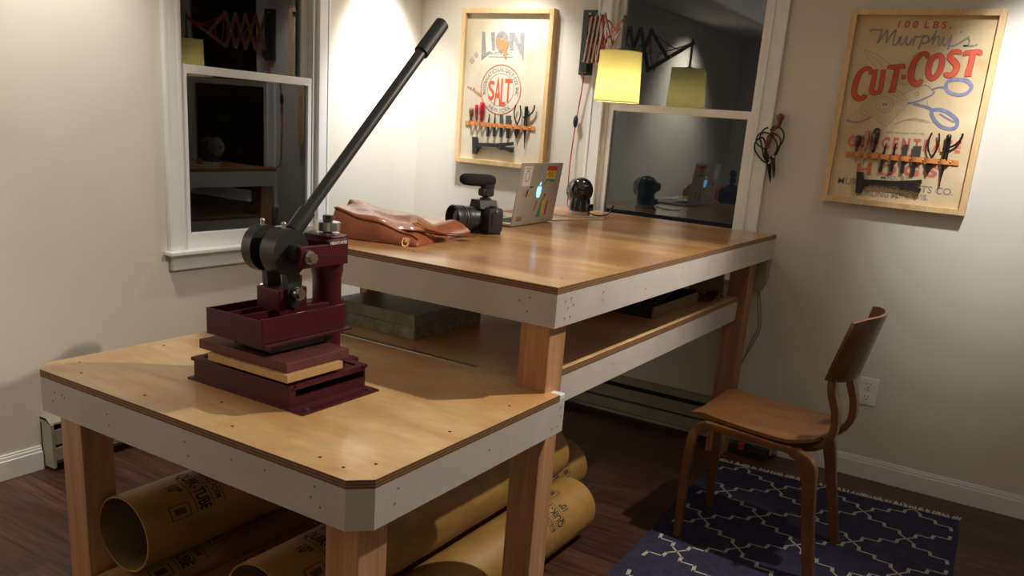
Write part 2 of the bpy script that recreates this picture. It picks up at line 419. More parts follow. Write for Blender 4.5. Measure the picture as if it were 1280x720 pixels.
mb.box(0, W2[0], 0, .12, 0, ROOM_Z); mb.box(W2[1], ROOM_X+.1, 0, .12, 0, ROOM_Z)
mb.box(W2[0], W2[1], 0, .12, 0, OZ0); mb.box(W2[0], W2[1], 0, .12, OZ1, ROOM_Z); struct('wall_back', mb, 'wall')
mb = MB(); mb.box(ROOM_X, ROOM_X+.1, ROOM_Y, 0, 0, ROOM_Z); struct('wall_right', mb, 'wall')
DX0, DX1 = 2.75, 3.5
mb = MB(); mb.box(0, DX0, ROOM_Y-.1, ROOM_Y, 0, ROOM_Z); mb.box(DX1, ROOM_X, ROOM_Y-.1, ROOM_Y, 0, ROOM_Z); mb.box(DX0, DX1, ROOM_Y-.1, ROOM_Y, 2.0, ROOM_Z)
struct('wall_front', mb, 'wall')
dr = thing('door_1', None, None, ((DX0+DX1)/2, ROOM_Y-.08, 0)); dr['kind'] = 'structure'
mb = MB(); mb.box(DX0, DX1, ROOM_Y-.1, ROOM_Y-.07, 0, 2.0); mb.build('doorway_dark_sheet', plain('unlit_doorway', (.03, .035, .045), .5), dr)  # dark sheet closing the doorway; its colour stands for the unlit opening
mb = MB()
for a, b, c, d_ in ((DX0-.07, DX0, 0, 2.07), (DX1, DX1+.07, 0, 2.07), (DX0, DX1, 2.0, 2.07)): mb.box(a, b, ROOM_Y, ROOM_Y+.02, c, d_)
mb.build('door_frame', 'trim', dr)

def window(name, u0, u1, P, horns):
    """P(u, o, z): u along the wall, o into the room"""
    root = thing(name, None, None, P((u0+u1)/2, 0, OZ0)); root['kind'] = 'structure'
    def bx(mb, a, b, o0, o1, z0, z1, mi=0, bev=.002):
        p, q = P(a, o0, z0), P(b, o1, z1)
        mb.box(min(p[0], q[0]), max(p[0], q[0]), min(p[1], q[1]), max(p[1], q[1]), z0, z1, mi, bev)
    cw = .072
    mb = MB()
    for a, b in ((u0-cw, u0+.006), (u1-.006, u1+cw)):
        bx(mb, a, b, 0, .016, OZ0, OZ1+cw)
    bx(mb, u0-cw-.001, u0-cw+.014, -.001, .020, OZ0-.001, OZ1+cw-.001); bx(mb, u1+cw-.014, u1+cw+.001, -.001, .020, OZ0-.001, OZ1+cw-.001)
    bx(mb, u0-.012, u0+.002, 0, .020, OZ0, OZ1+.01); bx(mb, u1-.002, u1+.012, 0, .020, OZ0, OZ1+.01)
    bx(mb, u0-cw-.002, u1+cw+.002, -.002, .024, OZ1, OZ1+cw+.001)
    mb.build('casing', 'trim', root)
    mb = MB()                                   # jamb liner
    for a, b in ((u0, u0+.012), (u1-.012, u1)):
        bx(mb, a, b, -.11, 0, OZ0, OZ1, 0, 0)
    bx(mb, u0, u1, -.11, 0, OZ1-.012, OZ1, 0, 0); bx(mb, u0, u1, -.11, 0, OZ0, OZ0+.006, 0, 0)
    for a, b in ((u0+.012, u0+.024), (u1-.024, u1-.012)): bx(mb, a, b, -.012, 0, OZ0, OZ1, 0, .002)
    mb.build('jamb', 'trim', root)
    sw = .036
    for nme, o, z0, z1, bot, top in (('lower_sash', -.022, OZ0+.006, 1.562, GZ0+.012, 1.527), ('upper_sash', -.062, 1.525, OZ1-.012, 1.558, GU1-.02)):
        mb = MB(); a, b = u0+.013, u1-.013
        bx(mb, a, a+sw-.004*(nme == 'upper_sash'), o-.016, o+.016, z0, z1); bx(mb, b-sw, b, o-.016, o+.016, z0, z1)
        bx(mb, a+sw-.006, b-sw+.006, o-.0155, o+.0155, z0, bot); bx(mb, a+sw-.006, b-sw+.006, o-.0155, o+.0155, top, z1)
        sa = mb.build(nme, 'trim', root)
        mb = MB(); bx(mb, a+sw-.005, b-sw+.005, o-.002, o+.002, bot-.004, top+.004, 0, 0)
        mb.build('pane', 'glass', sa)
    mb = MB(); bx(mb, u0-cw-.022, u1+cw+.022, 0, .052, OZ0-.016, OZ0+.001, 0, .004); mb.build('sill', 'trim', root)
    mb = MB()
    bx(mb, u0-cw, u1+cw, 0, .030, OZ0-.030, OZ0-.016, 0, .003); bx(mb, u0-cw+.004, u1+cw-.004, 0, .020, OZ0-.078, OZ0-.028, 0, .004)
    bx(mb, u0-cw+.002, u1+cw-.002, 0, .024, OZ0-.082, OZ0-.070, 0, .003)
    mb.build('apron', 'trim', root)
    return root
w1 = window('window_1', W1[0], W1[1], lambda u, o, z: (o, u, z), True)
w2 = window('window_2', W2[0], W2[1], lambda u, o, z: (u, -o, z), False)
mb = MB(); mb.box(-.004, .008, -1.235, -1.195, .825, .838, 0, .002); mb.build('sash_lift', plain('bronze', (.05, .035, .02), .4, .8), w1)

def baseboard(name, p):
    mb = MB(); mb.box(*p[:4], 0, .075, 0, .002)
    x0, x1, y0, y1 = p[:4]
    if x1-x0 > y1-y0: mb.box(x0, x1, y0+.005, y1, .073, .088, 0, .003); mb.box(x0, x1, y0+.009, y1, .086, .097, 0, .003)
    else: mb.box(x0, x1-.005, y0, y1, .073, .088, 0, .003); mb.box(x0, x1-.009, y0, y1, .086, .097, 0, .003)
    tag(mb.build(name, 'trim'), kind='structure')
baseboard('baseboard_left', (0, .016, ROOM_Y, -2.245))
baseboard('baseboard_back', (2.262, ROOM_X, -.016, 0))

# baseboard heaters
def heater(name, label, L, P, cap0, cap1):
    """L length; P(s, o, z) s along the wall, o into the room"""
    root = thing(name, label, 'heater', P(L/2, 0, 0))
    def sweep(mb, prof, a, b, mi=0):
        mb.prism(prof, lambda p: P(a, p[0], p[1]), lambda p: P(b, p[0], p[1]), mi)
    mb = MB(); sweep(mb, [(0, .02), (.008, .02), (.008, .19), (0, .19)], 0, L); sweep(mb, [(.01, .05), (.055, .05), (.055, .15), (.01, .15)], .01, L-.01)
    mb.build('dark_core', 'dark', root)
    mb = MB(); sweep(mb, [(0, .212), (.040, .212), (.068, .197), (.068, .190), (.040, .204), (0, .204)], 0, L); mb.build('top_hood', 'heater', root)
    mb = MB(); sweep(mb, [(.062, .168), (.070, .168), (.070, .110), (.062, .104)], .005, L-.005)
    sweep(mb, [(.060, .098), (.070, .094), (.070, .045), (.062, .038)], .005, L-.005); mb.build('front_panel', 'heater', root)
    for on, a, b in ((cap0, 0, .012), (cap1, L-.012, L)):
        if on:
            mb = MB(); sweep(mb, [(0, .015), (.072, .015), (.072, .192), (.042, .214), (0, .214)], a, b); mb.build('end_cap', 'heater', root)
    return root
heater('baseboard_heater', 'long low beige baseboard heater on the wall below the wide window', 2.16, lambda s, o, z: Vector((.09+s, -o, z)), True, True)
heater('baseboard_heater', 'low beige baseboard heater on the left wall, its end behind the front left table leg', 2.14, lambda s, o, z: Vector((o, -2.24+s, z)), True, False)

# ------------------------------------------------------------------ the two-level workbench
ZL, ZU = .7556, 1.043; T = .019; A = .089
X0, X1, Y0, YE, CH = 1.036, 2.136, -2.818, -2.02, .04
UX0, UX1, UY0, UY1 = 1.002, 2.116, -2.0753, -.0786
bench = thing('workbench', 'large two-level workbench with plywood tops, white painted aprons and square timber legs', 'table', (1.57, -1.45, 0))
def board(name, poly, z0, z1, m, holes=()):
    mb = MB(); mb.prism(poly, lambda p: Vector((p[0], p[1], z0)), lambda p: Vector((p[0], p[1], z1)), 0, 1)
    for x, y in holes:
        n = 8; vs = [mb.bm.verts.new((x+.0042*math.cos(2*PI*i/n), y+.0042*math.sin(2*PI*i/n), z1+.0004)) for i in range(n)]; mb._face(vs, 2)
    return mb.build(name, [m, 'edge', 'dark'], bench, recalc=False)
low_poly = [(X0+CH, Y0), (X1-CH, Y0), (X1, Y0+CH), (X1, YE-.03), (2.02, YE-.03), (2.02, -.19), (X0, -.19), (X0, Y0+CH)]
lp = []
for x in (1.17, 1.42, 1.72, 1.98): lp.append((x, Y0+.05))
for y in (-2.72, -2.47, -2.22): lp += [(X1-.05, y), (X0+.05, y)]
lp += [(1.58, -2.68), (2.05, -2.775)]
board('lower_top', low_poly, ZL-T, ZL, 'ply_low', lp)
up = []
for y in (-1.95, -1.6, -1.2, -.8, -.4): up += [(UX1-.06, y), (1.55, y)]
board('upper_top', [(UX0, UY0), (UX1, UY0), (UX1, UY1), (UX0, UY1)], ZU-T, ZU, 'ply_up', up)
def apron(name, p0, p1, z1, th, inward, h=A, screws=()):
    """vertical board from p0 to p1 (outer face), th thick towards inward"""
    p0, p1, iw = Vector((*p0, 0)), Vector((*p1, 0)), Vector((*inward, 0)); z0 = z1-h
    mb = MB()
    q = [p0, p1, p1+iw*th, p0+iw*th]
    mb.prism([(v.x, v.y) for v in q], lambda p: Vector((p[0], p[1], z0)), lambda p: Vector((p[0], p[1], z1)))
    bmesh.ops.recalc_face_normals(mb.bm, faces=mb.bm.faces)
    d = (p1-p0); Ln = d.length; d.normalize()
    for s, hz in screws:
        c = p0 + d*(s if s >= 0 else Ln+s) - iw*.0005; c.z = z0+hz
        n = 9
        for r, off, mi in ((.0050, 0, 2), (.0026, .0003, 1)):
            mb._face([mb.bm.verts.new(c - iw*off + d*math.cos(2*PI*i/n)*r + Vector((0, 0, 1))*(math.sin(2*PI*i/n)*r + (0.0012 if mi == 1 else 0))) for i in range(n)], mi)
    return mb.build(name, ['apron', 'screwhole', 'steelp'], bench, recalc=False)
M['screwhole'] = plain('screw_hole', (.13, .115, .10), .8)
M['steelp'] = plain('filled_screw', (.50, .48, .45), .45)
zl0 = ZL-T; zu0 = ZU-T
sc_low = [(.06, .06), (.05, .035), (.09, .06), (.10, .055), (.27, .055), (.275, .028), (.55, .06), (.56, .03), (.80, .065), (.94, .07), (.93, .045), (.955, .03), (.70, .06)]
apron('lower_front_apron', (X0+CH, Y0), (X1-CH, Y0), zl0, .035, (0, 1), screws=sc_low)
k = 1/math.sqrt(2)
apron('lower_corner_apron', (X1-CH, Y0), (X1, Y0+CH), zl0, .03, (-k, k))
apron('lower_corner_apron', (X0, Y0+CH), (X0+CH, Y0), zl0, .03, (k, k))
apron('lower_side_apron', (X1, Y0+CH), (X1, YE), zl0, .035, (-1, 0), screws=[(.07, .065), (.06, .035), (.40, .05), (-.02, .07), (-.015, .045), (-.03, .02), (-.06, .02)])
apron('lower_side_apron', (X0-.0, YE), (X0-.0, -2.66), zl0, .035, (1, 0))
mb = MB(); mb.box(X1-.034, X1, YE-.028, YE, zl0+.001, ZL-.001, 0, .003); mb.build('apron_end_block', 'trim', bench)
apron('shelf_apron', (2.018, -1.975), (2.018, -.187), zl0, .034, (-1, 0), h=.088, screws=[(-.06, .06), (-.07, .03), (.5, .05)])
apron('shelf_apron', (X0, -.19), (X0, YE), zl0, .034, (1, 0))
sc = [(.10, .06), (.13, .02), (.06, .045)]
apron('upper_front_apron', (UX0, UY0), (UX1, UY0), zu0, .018, (0, 1), screws=[(-.08, .068), (-.11, .055), (-.085, .03), (.04, .07), (.045, .02)])
apron('upper_side_apron', (UX1, UY0+.0182), (UX1, UY1), zu0, .018, (-1, 0), screws=[(.03, .065), (.06, .07), (.045, .045), (.075, .05), (.03, .02), (.06, .02), (.25, .062), (.25, .04), (.55, .035), (.85, .07), (.85, .04), (1.2, .06), (1.5, .05)])
apron('upper_side_apron', (UX0, UY1), (UX0, UY0+.0182), zu0, .018, (1, 0))
apron('upper_back_apron', (UX1-.02, UY1), (UX0+.02, UY1), zu0, .018, (0, -1))
def post(x0, y0, z1, m='fir', w_=A):
    mb = MB(); mb.box(x0, x0+A, y0, y0+w_, 0, z1, 0, .003); return mb.build('leg', m, bench)
post(1.0365, -2.7525, zl0-.0005); post(2.008, -2.778, zl0-.001)
post(2.011, -2.069, zu0, 'fir'); post(1.022, -2.055, zu0); post(1.963, -.185, zu0, 'firred'); post(1.022, -.185, zu0)
mb = MB(); mb.box(1.03, 1.065, -1.60, -1.50, ZL, zu0, 0, .003); mb.build('side_brace', 'firred', bench)

# cardboard tubes under the bench
def cyl_text(mb, s, cx, cz, r, y, th0, th1, h, mi, offset=0, up=1):
    def f(x, v):
        th = th0+(th1-th0)*x
        return Vector((cx+math.sin(th)*(r+.0006), y+v*h*up, cz+math.cos(th)*(r+.0006)))
    put_text(mb, s, f, mi, offset)
def card_tube(x, z, y0, y1, label, roll=0, r=.115):
    root = thing('cardboard_form_tube', label, 'cardboard tube', (x, (y0+y1)/2, z-r), 0, 'yellow cardboard tubes stacked under the workbench')
    mb = MB(); n = 56
    ring = lambda rr, y: [mb.bm.verts.new((x+math.sin(2*PI*i/n)*rr, y, z+math.cos(2*PI*i/n)*rr)) for i in range(n)]
    a, b, c, d = ring(r, y0), ring(r, y1), ring(r-.005, y1), ring(r-.005, y0)
    for i in range(n):
        j = (i+1) % n
        mb._face((a[i], a[j], b[j], b[i]), 0); mb._face((b[i], b[j], c[j], c[i]), 0); mb._face((c[i], c[j], d[j], d[i]), 1); mb._face((d[i], d[j], a[j], a[i]), 0)
    mb.build('tube_wall', ['card', 'tube_in'], root, smooth=40)
    def lab(y, up, t0):
        mb = MB()
        cyl_text(mb, 'BUILDING FORM', x, z, r, y+up*.115, t0, t0+up*1.15, .020, 0, .015, up)
        cyl_text(mb, 'QUIK-TUBE', x, z, r, y+up*.060, t0, t0+up*1.3, .036, 0, .03, up)
        for q in (.050, .105, .142):
            N = 24; ribbon(mb, [(t0+up*1.3*k/N, y+up*q) for k in range(N+1)], .0025, lambda th, yy: Vector((x+math.sin(th)*(r+.0005), yy, z+math.cos(th)*(r+.0005))), 0)
        cyl_text(mb, '10"', x, z, r, y+up*.0, t0+up*.35, t0+up*.62, .034, 0, .03, up)
        f = lambda th, yy: Vector((x+math.sin(th)*(r+.0005), yy, z+math.cos(th)*(r+.0005)))
        for (ta, tb, ya, yb) in ((.55, 1.0, .175, .245), (.95, 1.3, -.03, .03)):
            q = [(t0+up*ta, y+up*ya), (t0+up*tb, y+up*ya), (t0+up*tb, y+up*yb), (t0+up*ta, y+up*yb)]
            P = []
            for i in range(4):
                A_, B_ = Vector(q[i]), Vector(q[(i+1) % 4])
                P += [A_.lerp(B_, kk/6) for kk in range(6)]
            for i in range(len(P)):
                a_, b_ = P[i], P[(i+1) % len(P)]
                ln = b_-a_; wth = .003 if abs(ln.y) < 1e-6 else .02
                ribbon(mb, [a_, b_], wth, f, 0)
            for kk in range(6):
                th = t0+up*(ta+(tb-ta)*(.3+.4*kk/5)); ribbon(mb, [(th, y+up*(ya+.2*(yb-ya))), (th, y+up*(ya+.8*(yb-ya)))], .7*abs(tb-ta)*.09, f, 0)
        mb.build('printing', 'print_dark', root, recalc=False)
    lab(y0+.11, 1, -.15+roll); lab(y1-.17, -1, 1.3+roll)
    return root
card_tube(1.232, .314, -2.72, -1.40, 'yellow cardboard form tube on top of the stack at its left, open end facing left', .05, .105)
card_tube(1.738, .298, -2.72, -1.38, 'yellow cardboard form tube on top of the stack, directly behind the front corner leg', -.1, .106)
card_tube(1.228, .104, -2.76, -1.44, 'yellow cardboard form tube on the floor under the top left one', -.4, .103)
card_tube(1.437, .105, -2.66, -1.34, 'yellow cardboard form tube on the floor between the two upper tubes', .0, .104)
card_tube(1.647, .106, -2.34, -1.02, 'yellow cardboard form tube on the floor whose far end sticks out behind the others', 1.0, .104)
card_tube(1.858, .106, -2.68, -1.36, 'yellow cardboard form tube lying outermost on the floor by the middle right leg', -.1, .104)

# ------------------------------------------------------------------ die press
press = thing('hand_press', 'maroon steel hand press with long black lever on the lower plywood table', 'press', (1.575, -2.48, ZL))
bx0, bx1, by0, by1 = 1.405, 1.735, -2.618, -2.360
mb = MB()
mb.box(bx0-.025, bx1+.047, by0-.002, by1+.002, ZL, ZL+.005, 0, .001)
mb.box(bx0, bx1, by0, by0+.006, ZL+.004, ZL+.060); mb.box(bx0, bx1, by1-.006, by1, ZL+.004, ZL+.060)
mb.box(bx1-.006, bx1+.0004, by0+.005, by1-.005, ZL+.004, ZL+.029); mb.box(bx0, bx0+.006, by0+.005, by1-.005, ZL+.004, ZL+.028)
mb.box(bx1-.006, bx1+.0008, by0-.0008, by0+.020, ZL+.0045, ZL+.0535)
mb.box(bx0-.006, bx1+.004, by0-.004, by0+.018, ZL+.053, ZL+.062, 0, .001); mb.box(bx0-.006, bx1+.004, by1-.018, by1+.004, ZL+.053, ZL+.062, 0, .001)
mb.box(bx1-.014, bx1+.004, by0+.01, by1-.01, ZL+.048, ZL+.062, 0, .001); mb.box(bx0-.006, bx0+.012, by0+.01, by1-.01, ZL+.048, ZL+.062, 0, .001)
mb.box(bx0+.01, bx1-.01, by0+.01, by1-.01, ZL+.050, ZL+.058)
mb.box(1.50, 1.65, by1, by1+.07, ZL, ZL+.05, 0, .003)
mb.build('base', 'maroon', press)
for x, y in ((bx1+.030, by0+.022), (bx1+.030, by1-.022), (bx0-.014, by0+.02), (bx0-.014, by1-.02)):
    mb = MB(); mb.cyl((x, y, ZL+.005), (x, y, ZL+.007), .010, n=20); mb.cyl((x, y, ZL+.006), (x, y, ZL+.011), .006, n=6); mb.build('foot_bolt', 'greysteel', press, 30)
px_, py_ = 1.57, -2.33
mb = MB(); mb.cyl((px_, py_, ZL+.01), (px_, py_, 1.02), .037, n=36); mb.build('column', 'maroon', press, 40)
mb = MB(); mb.cyl((px_, py_, 1.018), (px_, py_, 1.028), .039, n=36); mb.cyl((px_, py_, 1.028), (px_, py_, 1.06), .041, n=36); mb.build('column_collar', 'maroon', press, 40)
# swing head: a block on the column with two cheek plates that hold the cams
mb = MB()
mb.prism([(1.532, -2.375), (1.631, -2.375), (1.631, -2.335), (1.612, -2.304), (1.530, -2.300), (1.512, -2.33)], lambda p: Vector((p[0], p[1], 1.055)), lambda p: Vector((p[0], p[1], 1.126)))
mb.box(1.632, 1.646, -2.497, -2.335, 1.060, 1.113, 0, .002); mb.box(1.497, 1.511, -2.497, -2.335, 1.060, 1.113, 0, .002)
mb.box(1.505, 1.638, -2.385, -2.345, 1.060, 1.113)
mb.build('head', 'maroon', press)
mb = MB()
def head_text(x, v): return Vector((1.6465, -2.409+x*.072, 1.098+v*.011))
mb2 = MB(); mb2.box(1.632, 1.6458, -2.405, -2.336, 1.108, 1.122, 0, .001); mb2.build('name_lip', 'maroon', press)
put_text(mb, 'HEAVY-HYD', lambda x, v: Vector((1.6464, -2.398+x*.058, 1.1115+v*.0075)), 0, .03); mb.build('white_lettering', 'white', press, recalc=False)
mb = MB(); mb.cyl((px_, py_, 1.12), (px_, py_, 1.160), .012, n=16); mb.cyl((px_, py_, 1.158), (px_, py_, 1.172), .013, n=6); mb.build('top_bolt', 'black', press, 30)
mb = MB(); mb.cyl((px_, py_, 1.134), (px_, py_, 1.156), .033, n=32, bev=.002); mb.build('washer', 'steel', press, 30)
mb = MB(); mb.cyl((px_, py_, 1.125), (px_, py_, 1.129), .030, n=32); mb.build('column_rim', 'steel', press, 30)
cy_, cz_ = -2.487, 1.094
for xa, xb, ex in ((1.494, 1.524, 0), (1.558, 1.606, 0)):
    mb = MB(); mb.cyl((xa, cy_, cz_), (xb, cy_, cz_), .057, n=48, bev=.003); mb.build('cam_wheel', 'black', press, 35)
mb = MB(); mb.cyl((1.52, cy_+.008, cz_+.0), (1.58, cy_+.008, cz_), .040, n=36); mb.cyl((1.604, cy_, cz_), (1.634, cy_, cz_), .022, n=24); mb.cyl((1.478, cy_, cz_), (1.50, cy_, cz_), .02, n=24)
mb.build('cam_hub', 'blackrub', press, 35)
for x, s in ((1.652, 1), (1.49, -1)):
    mb = MB(); mb.cyl((1.646 if s > 0 else 1.497, -2.470, 1.087), (x+s*.012, -2.470, 1.087), .013, n=6); mb.cyl((1.645 if s > 0 else 1.498, -2.470, 1.087), ((1.651 if s > 0 else 1.492), -2.470, 1.087), .017, n=24); mb.build('pivot_bolt', 'steel', press, 30)
for x in (1.53, 1.598):
    mb = MB(); mb.prism([(-2.505, 1.06), (-2.465, 1.06), (-2.455, .985), (-2.468, .955), (-2.498, .965)], lambda p, x=x: Vector((x-.009, p[0], p[1])), lambda p, x=x: Vector((x+.009, p[0], p[1]))); mb.build('link', 'black', press)
for xa, xb in ((1.607, 1.630), (1.497, 1.521)):
    mb = MB(); mb.cyl((xa, -2.476, .994), (xb, -2.476, .994), .013, n=6); mb.cyl((xa+.004, -2.476, .994), (xb-.008, -2.476, .994), .0165, n=24); mb.build('link_bolt', 'steel', press, 30)
for x in (1.512, 1.585):
    mb = MB(); mb.cyl((x, cy_-.006, cz_+.050), (x, cy_-.006, cz_+.066), .005, n=10); mb.ball((x, cy_-.006, cz_+.067), .006, u=10, v=6); mb.build('grease_nipple', 'steel', press, 30)
# ram tray
tx0, tx1, ty0, ty1, tz0, tz1 = 1.483, 1.672, -2.640, -2.368, .905, .960
mb = MB()
mb.box(tx0, tx1, ty0, ty0+.006, tz0-.008, tz1, 0, .001); mb.box(tx1-.006, tx1, ty0, ty1, tz0+.0, tz1+.004, 0, .001); mb.box(tx0, tx0+.006, ty0, ty1, tz0, tz1, 0, .001)
mb.box(tx0, tx1+.012, ty0+.001, ty1+.01, tz0-.008, tz0-.001, 0, .001)
mb.obox((1.58, -2.50, .93), (.006, .26, .05), Matrix.Rotation(.0, 3, 'Z')); mb.obox((1.535, -2.50, .93), (.006, .26, .05))
mb.box(1.52, 1.60, -2.52, -2.43, .93, 1.005, 0, .003)
mb.box(1.54, 1.60, -2.44, -2.30, .91, .955, 0, .002)
mb.build('ram_tray', 'maroon', press)
mb = MB(); mb.box(1.53, 1.66, -2.60, -2.40, tz0-.030, tz0-.008, 0, .002); mb.cyl((1.655, -2.42, .868), (1.655, -2.42, .898), .009, n=12); mb.build('ram_foot', 'black', press)
L0, L1 = Vector((1.552, -2.468, 1.10)), Vector((1.560, -1.874, 1.690)); dd = L1-L0
mb = MB(); mb.cyl(L0, L0+dd*.93, .0155, n=24)
lever = mb.build('lever', 'black', press, 40)
mb = MB(); mb.cyl(L0+dd*.845, L1, .0205, n=28, bev=.004); mb.build('grip', 'blackrub', lever, 40)
mb = MB(); mb.cyl(L0+dd*.06, L0+dd*.14, .021, n=24); mb.build('lever_socket', 'black', lever, 40)

mb = MB(); mb.obox((1.607, -2.540, .8360), (.27, .180, .0185), Matrix.Rotation(math.radians(0), 3, 'Z'), 0, .001)
tag(mb.build('cutting_board', 'mdf'), 'tan wooden board lying in the press under the red-brown pad', 'board')
mb = MB(); mb.obox((1.580, -2.518, .8576), (.300, .206, .0235), Matrix.Rotation(0, 3, 'Z'), 0, .002)
pad = tag(mb.build('pressing_pad', 'maroon_pad'), 'thick red-brown pad on top of the tan board under the press ram', 'board')

# ------------------------------------------------------------------ things on the lower level
def stone(z0, z1, dx, label, mats):
    mb = MB(); mb.box(1.176+dx, 1.519+dx, -1.892, -1.52, z0, z1, 0, .002)
    for f in mb.bm.faces:
        if f.normal.z > .9: f.material_index = 1
    return tag(mb.build('stone_slab', mats), label, 'stone slab', 'stone slabs stacked below the upper table')
stone(ZL, ZL+.039, 0, 'rough green-grey stone slab, lower one of the two under the upper tabletop', ['stone', 'stone_top'])
stone(ZL+.0395, ZL+.078, .002, 'smooth grey stone slab, upper one of the two under the upper tabletop', ['stone_top', 'stone_top'])
mb = MB(); mb.box(1.30, 1.834, -2.004, -1.984, ZL, ZL+.0012, 0)
for i in range(50): mb.box(1.305+i*.0105, 1.3055+i*.0105, -2.003, -2.000 if i % 5 else -1.997, ZL+.0012, ZL+.0014, 1)
tag(mb.build('steel_ruler', ['steel', 'dark']), 'long thin steel ruler lying on the lower plywood in front of the stone slabs', 'ruler')
t = thing('shallow_tray', 'dark tray with a brown side panel on the right end of the shelf', 'tray', (1.80, -.72, ZL))
mb = MB(); mb.box(1.925, 1.931, -.96, -.48, ZL, ZL+.045, 0, .001); mb.build('side_panel', plain('brown_board', (.20, .14, .08), .7), t)
mb = MB(); mb.box(1.62, 1.924, -.96, -.48, ZL, ZL+.01); mb.box(1.62, 1.63, -.96, -.48, ZL+.01, ZL+.05); mb.box(1.63, 1.924, -.96, -.952, ZL+.01, ZL+.048); mb.box(1.63, 1.924, -.488, -.48, ZL+.01, ZL+.05); mb.build('body', 'blackrub', t)
mb = MB(); mb.slab([[Vector((1.65+.25*i/6, -.94+.42*j/6, ZL+.055+.025*math.sin(i*.9)*math.sin(j*.8+.5)+.02*(j/6))) for j in range(7)] for i in range(7)], (0, 0, .008)); mb.build('black_liner', 'blackrub', t, 50)
mb = MB(); P = [(1.89, -.34), (2.0, -.40), (1.98, -.24), (1.90, -.20)]
mb.slab([[Vector((1.88+.12*i/5, -.44+.12*j/4, ZL+.0195+.018*math.sin(i*1.3+j))) for j in range(5)] for i in range(6)], (0, 0, .006))
tag(mb.build('leather_scrap', 'leather_d', smooth=50), 'crumpled dark leather scrap on the shelf against the back right leg', 'leather')
mb = MB(); mb.obox((1.872, -.222, ZL+.0765), (.16, .012, .15), Matrix.Rotation(.15, 3, 'X'), 0, .002)
tag(mb.build('scrap_board', plain('drab_board', (.20, .16, .10), .8, var=.1)), 'drab brown board standing on the shelf behind the back right leg', 'board')
t = thing('junction_box', 'small beige box with hanging wires behind the rear right table corner', 'electrical box', (2.05, -.03, .77))
mb = MB(); mb.prism([(2.022, .935), (2.090, .935), (2.090, .825), (2.070, .775), (2.055, .772), (2.022, .80)], lambda p: Vector((p[0], -.05, p[1])), lambda p: Vector((p[0], -.001, p[1]))); mb.build('housing', plain('beige_plastic', (.34, .29, .22), .5), t)
for off in (0, .014):
    mb = MB(); pts = smoothpts([(2.062, -.03, .775), (2.068+off, -.03, .70), (2.085+off*.8, -.03, .60), (2.062+off, -.03, .53), (2.040, -.03, .44), (2.015, -.03, .38)], 6); mb.tube(pts, .0022, 6); mb.build('wire', plain('grey_wire', (.16, .13, .10), .6), t, 50)

# ------------------------------------------------------------------ leather bag
bag = thing('leather_bag', 'brown leather bag with straps lying on the left end of the upper table', 'bag', (1.27, -1.75, ZU))
def bagpt(u, v, top):
    nl, nr, fl, fr = Vector((1.205, -1.945)), Vector((1.500, -1.872)), Vector((.985, -1.62)), Vector((1.435, -1.600))
    p = (nl.lerp(nr, u)).lerp(fl.lerp(fr, u), v)
    H = .074*(1-u)**.75+.020+.034*v*u*min(1, (1-u)*4)
    edge = min(1, v*7, (1-v)*4+.25) ; e2 = min(1, (u*14+.55)) * min(1, (1-u)*6+.45)
    h = H*(edge**.35 if top else 0)*e2 + (0.004*math.sin(u*13+v*7)+.003*math.sin(v*17-u*5))*(1 if top else 0)*e2
    sag = -.012*math.sin(v*PI)*(1-u) if top else 0
    return Vector((p.x, p.y, ZU+.001+max(.004, h+sag) if top else ZU+.001))
g = [[bagpt(i/22, j/16, True) for j in range(17)] for i in range(23)]
mb = MB(); mb.slab(g, lambda p: Vector((0, 0, -(p.z-ZU-.001)))); mb.build('body', 'leather', bag, 60)
mb = MB(); s_ = [bagpt(i/30, .10, True)+Vector((0, 0, .002)) for i in range(1, 30)]; mb.tube(s_, .0028, 6)
s_ = [bagpt(i/30, .0, True)*.45+bagpt(i/30, 0, False)*.55+Vector((0, -.002, 0)) for i in range(1, 30)]; mb.tube(s_, .002, 6)
mb.build('seam', 'leather_d', bag, 50)
mb = MB()   # flap rolled over at the mouth
fg = [[Vector((1.36+.10*i/8-.03*j/8, -1.58-.19*j/8+.05*i/8, ZU+.012+.040*math.sin(PI*(.15+.8*i/8))-.004*j)) for j in range(9)] for i in range(9)]
mb.slab(fg, (0, 0, .005)); mb.build('flap', 'leather', bag, 60)
for k_, (a, b, c) in enumerate((((1.40, -1.80), (1.47, -1.70), (1.495, -1.575)), ((1.43, -1.84), (1.49, -1.73), (1.515, -1.60)))):
    pts = smoothpts([(a[0], a[1], ZU+.040), ((a[0]+b[0])/2, (a[1]+b[1])/2, ZU+.036), (b[0], b[1], ZU+.020+.01*k_), (c[0], c[1], ZU+.010+.012*k_)], 6)
    mb = MB(); g = [[p+Vector((.016*q, .004*q, .001*q)) for q in (-1, 0, 1)] for p in pts]; mb.slab(g, (0, 0, .004)); mb.build('strap', 'leather_d', bag, 50)
mb = MB(); c0 = Vector((1.475, -1.895, ZU+.010)); mb.tube(smoothpts([c0+Vector((.012*math.cos(a), .004*math.sin(a), .012*math.sin(a)+.004)) for a in [2*PI*i/8 for i in range(8)]], 3, True)+[c0+Vector((.012, 0, .004))], .0028, 6)
mb.box(1.462, 1.485, -1.892, -1.884, ZU+.012, ZU+.026, 0, .002); mb.build('clasp', 'brass', bag, 50)
mb = MB(); pg = [bagpt(u, v, True)+Vector((0, 0, .0025)) for u, v in ((.80, .40), (.90, .42), (.90, .56), (.80, .54), (.80, .40))]; mb.tube(pg, .0022, 6); mb.build('buckle', 'brass', bag, 50)

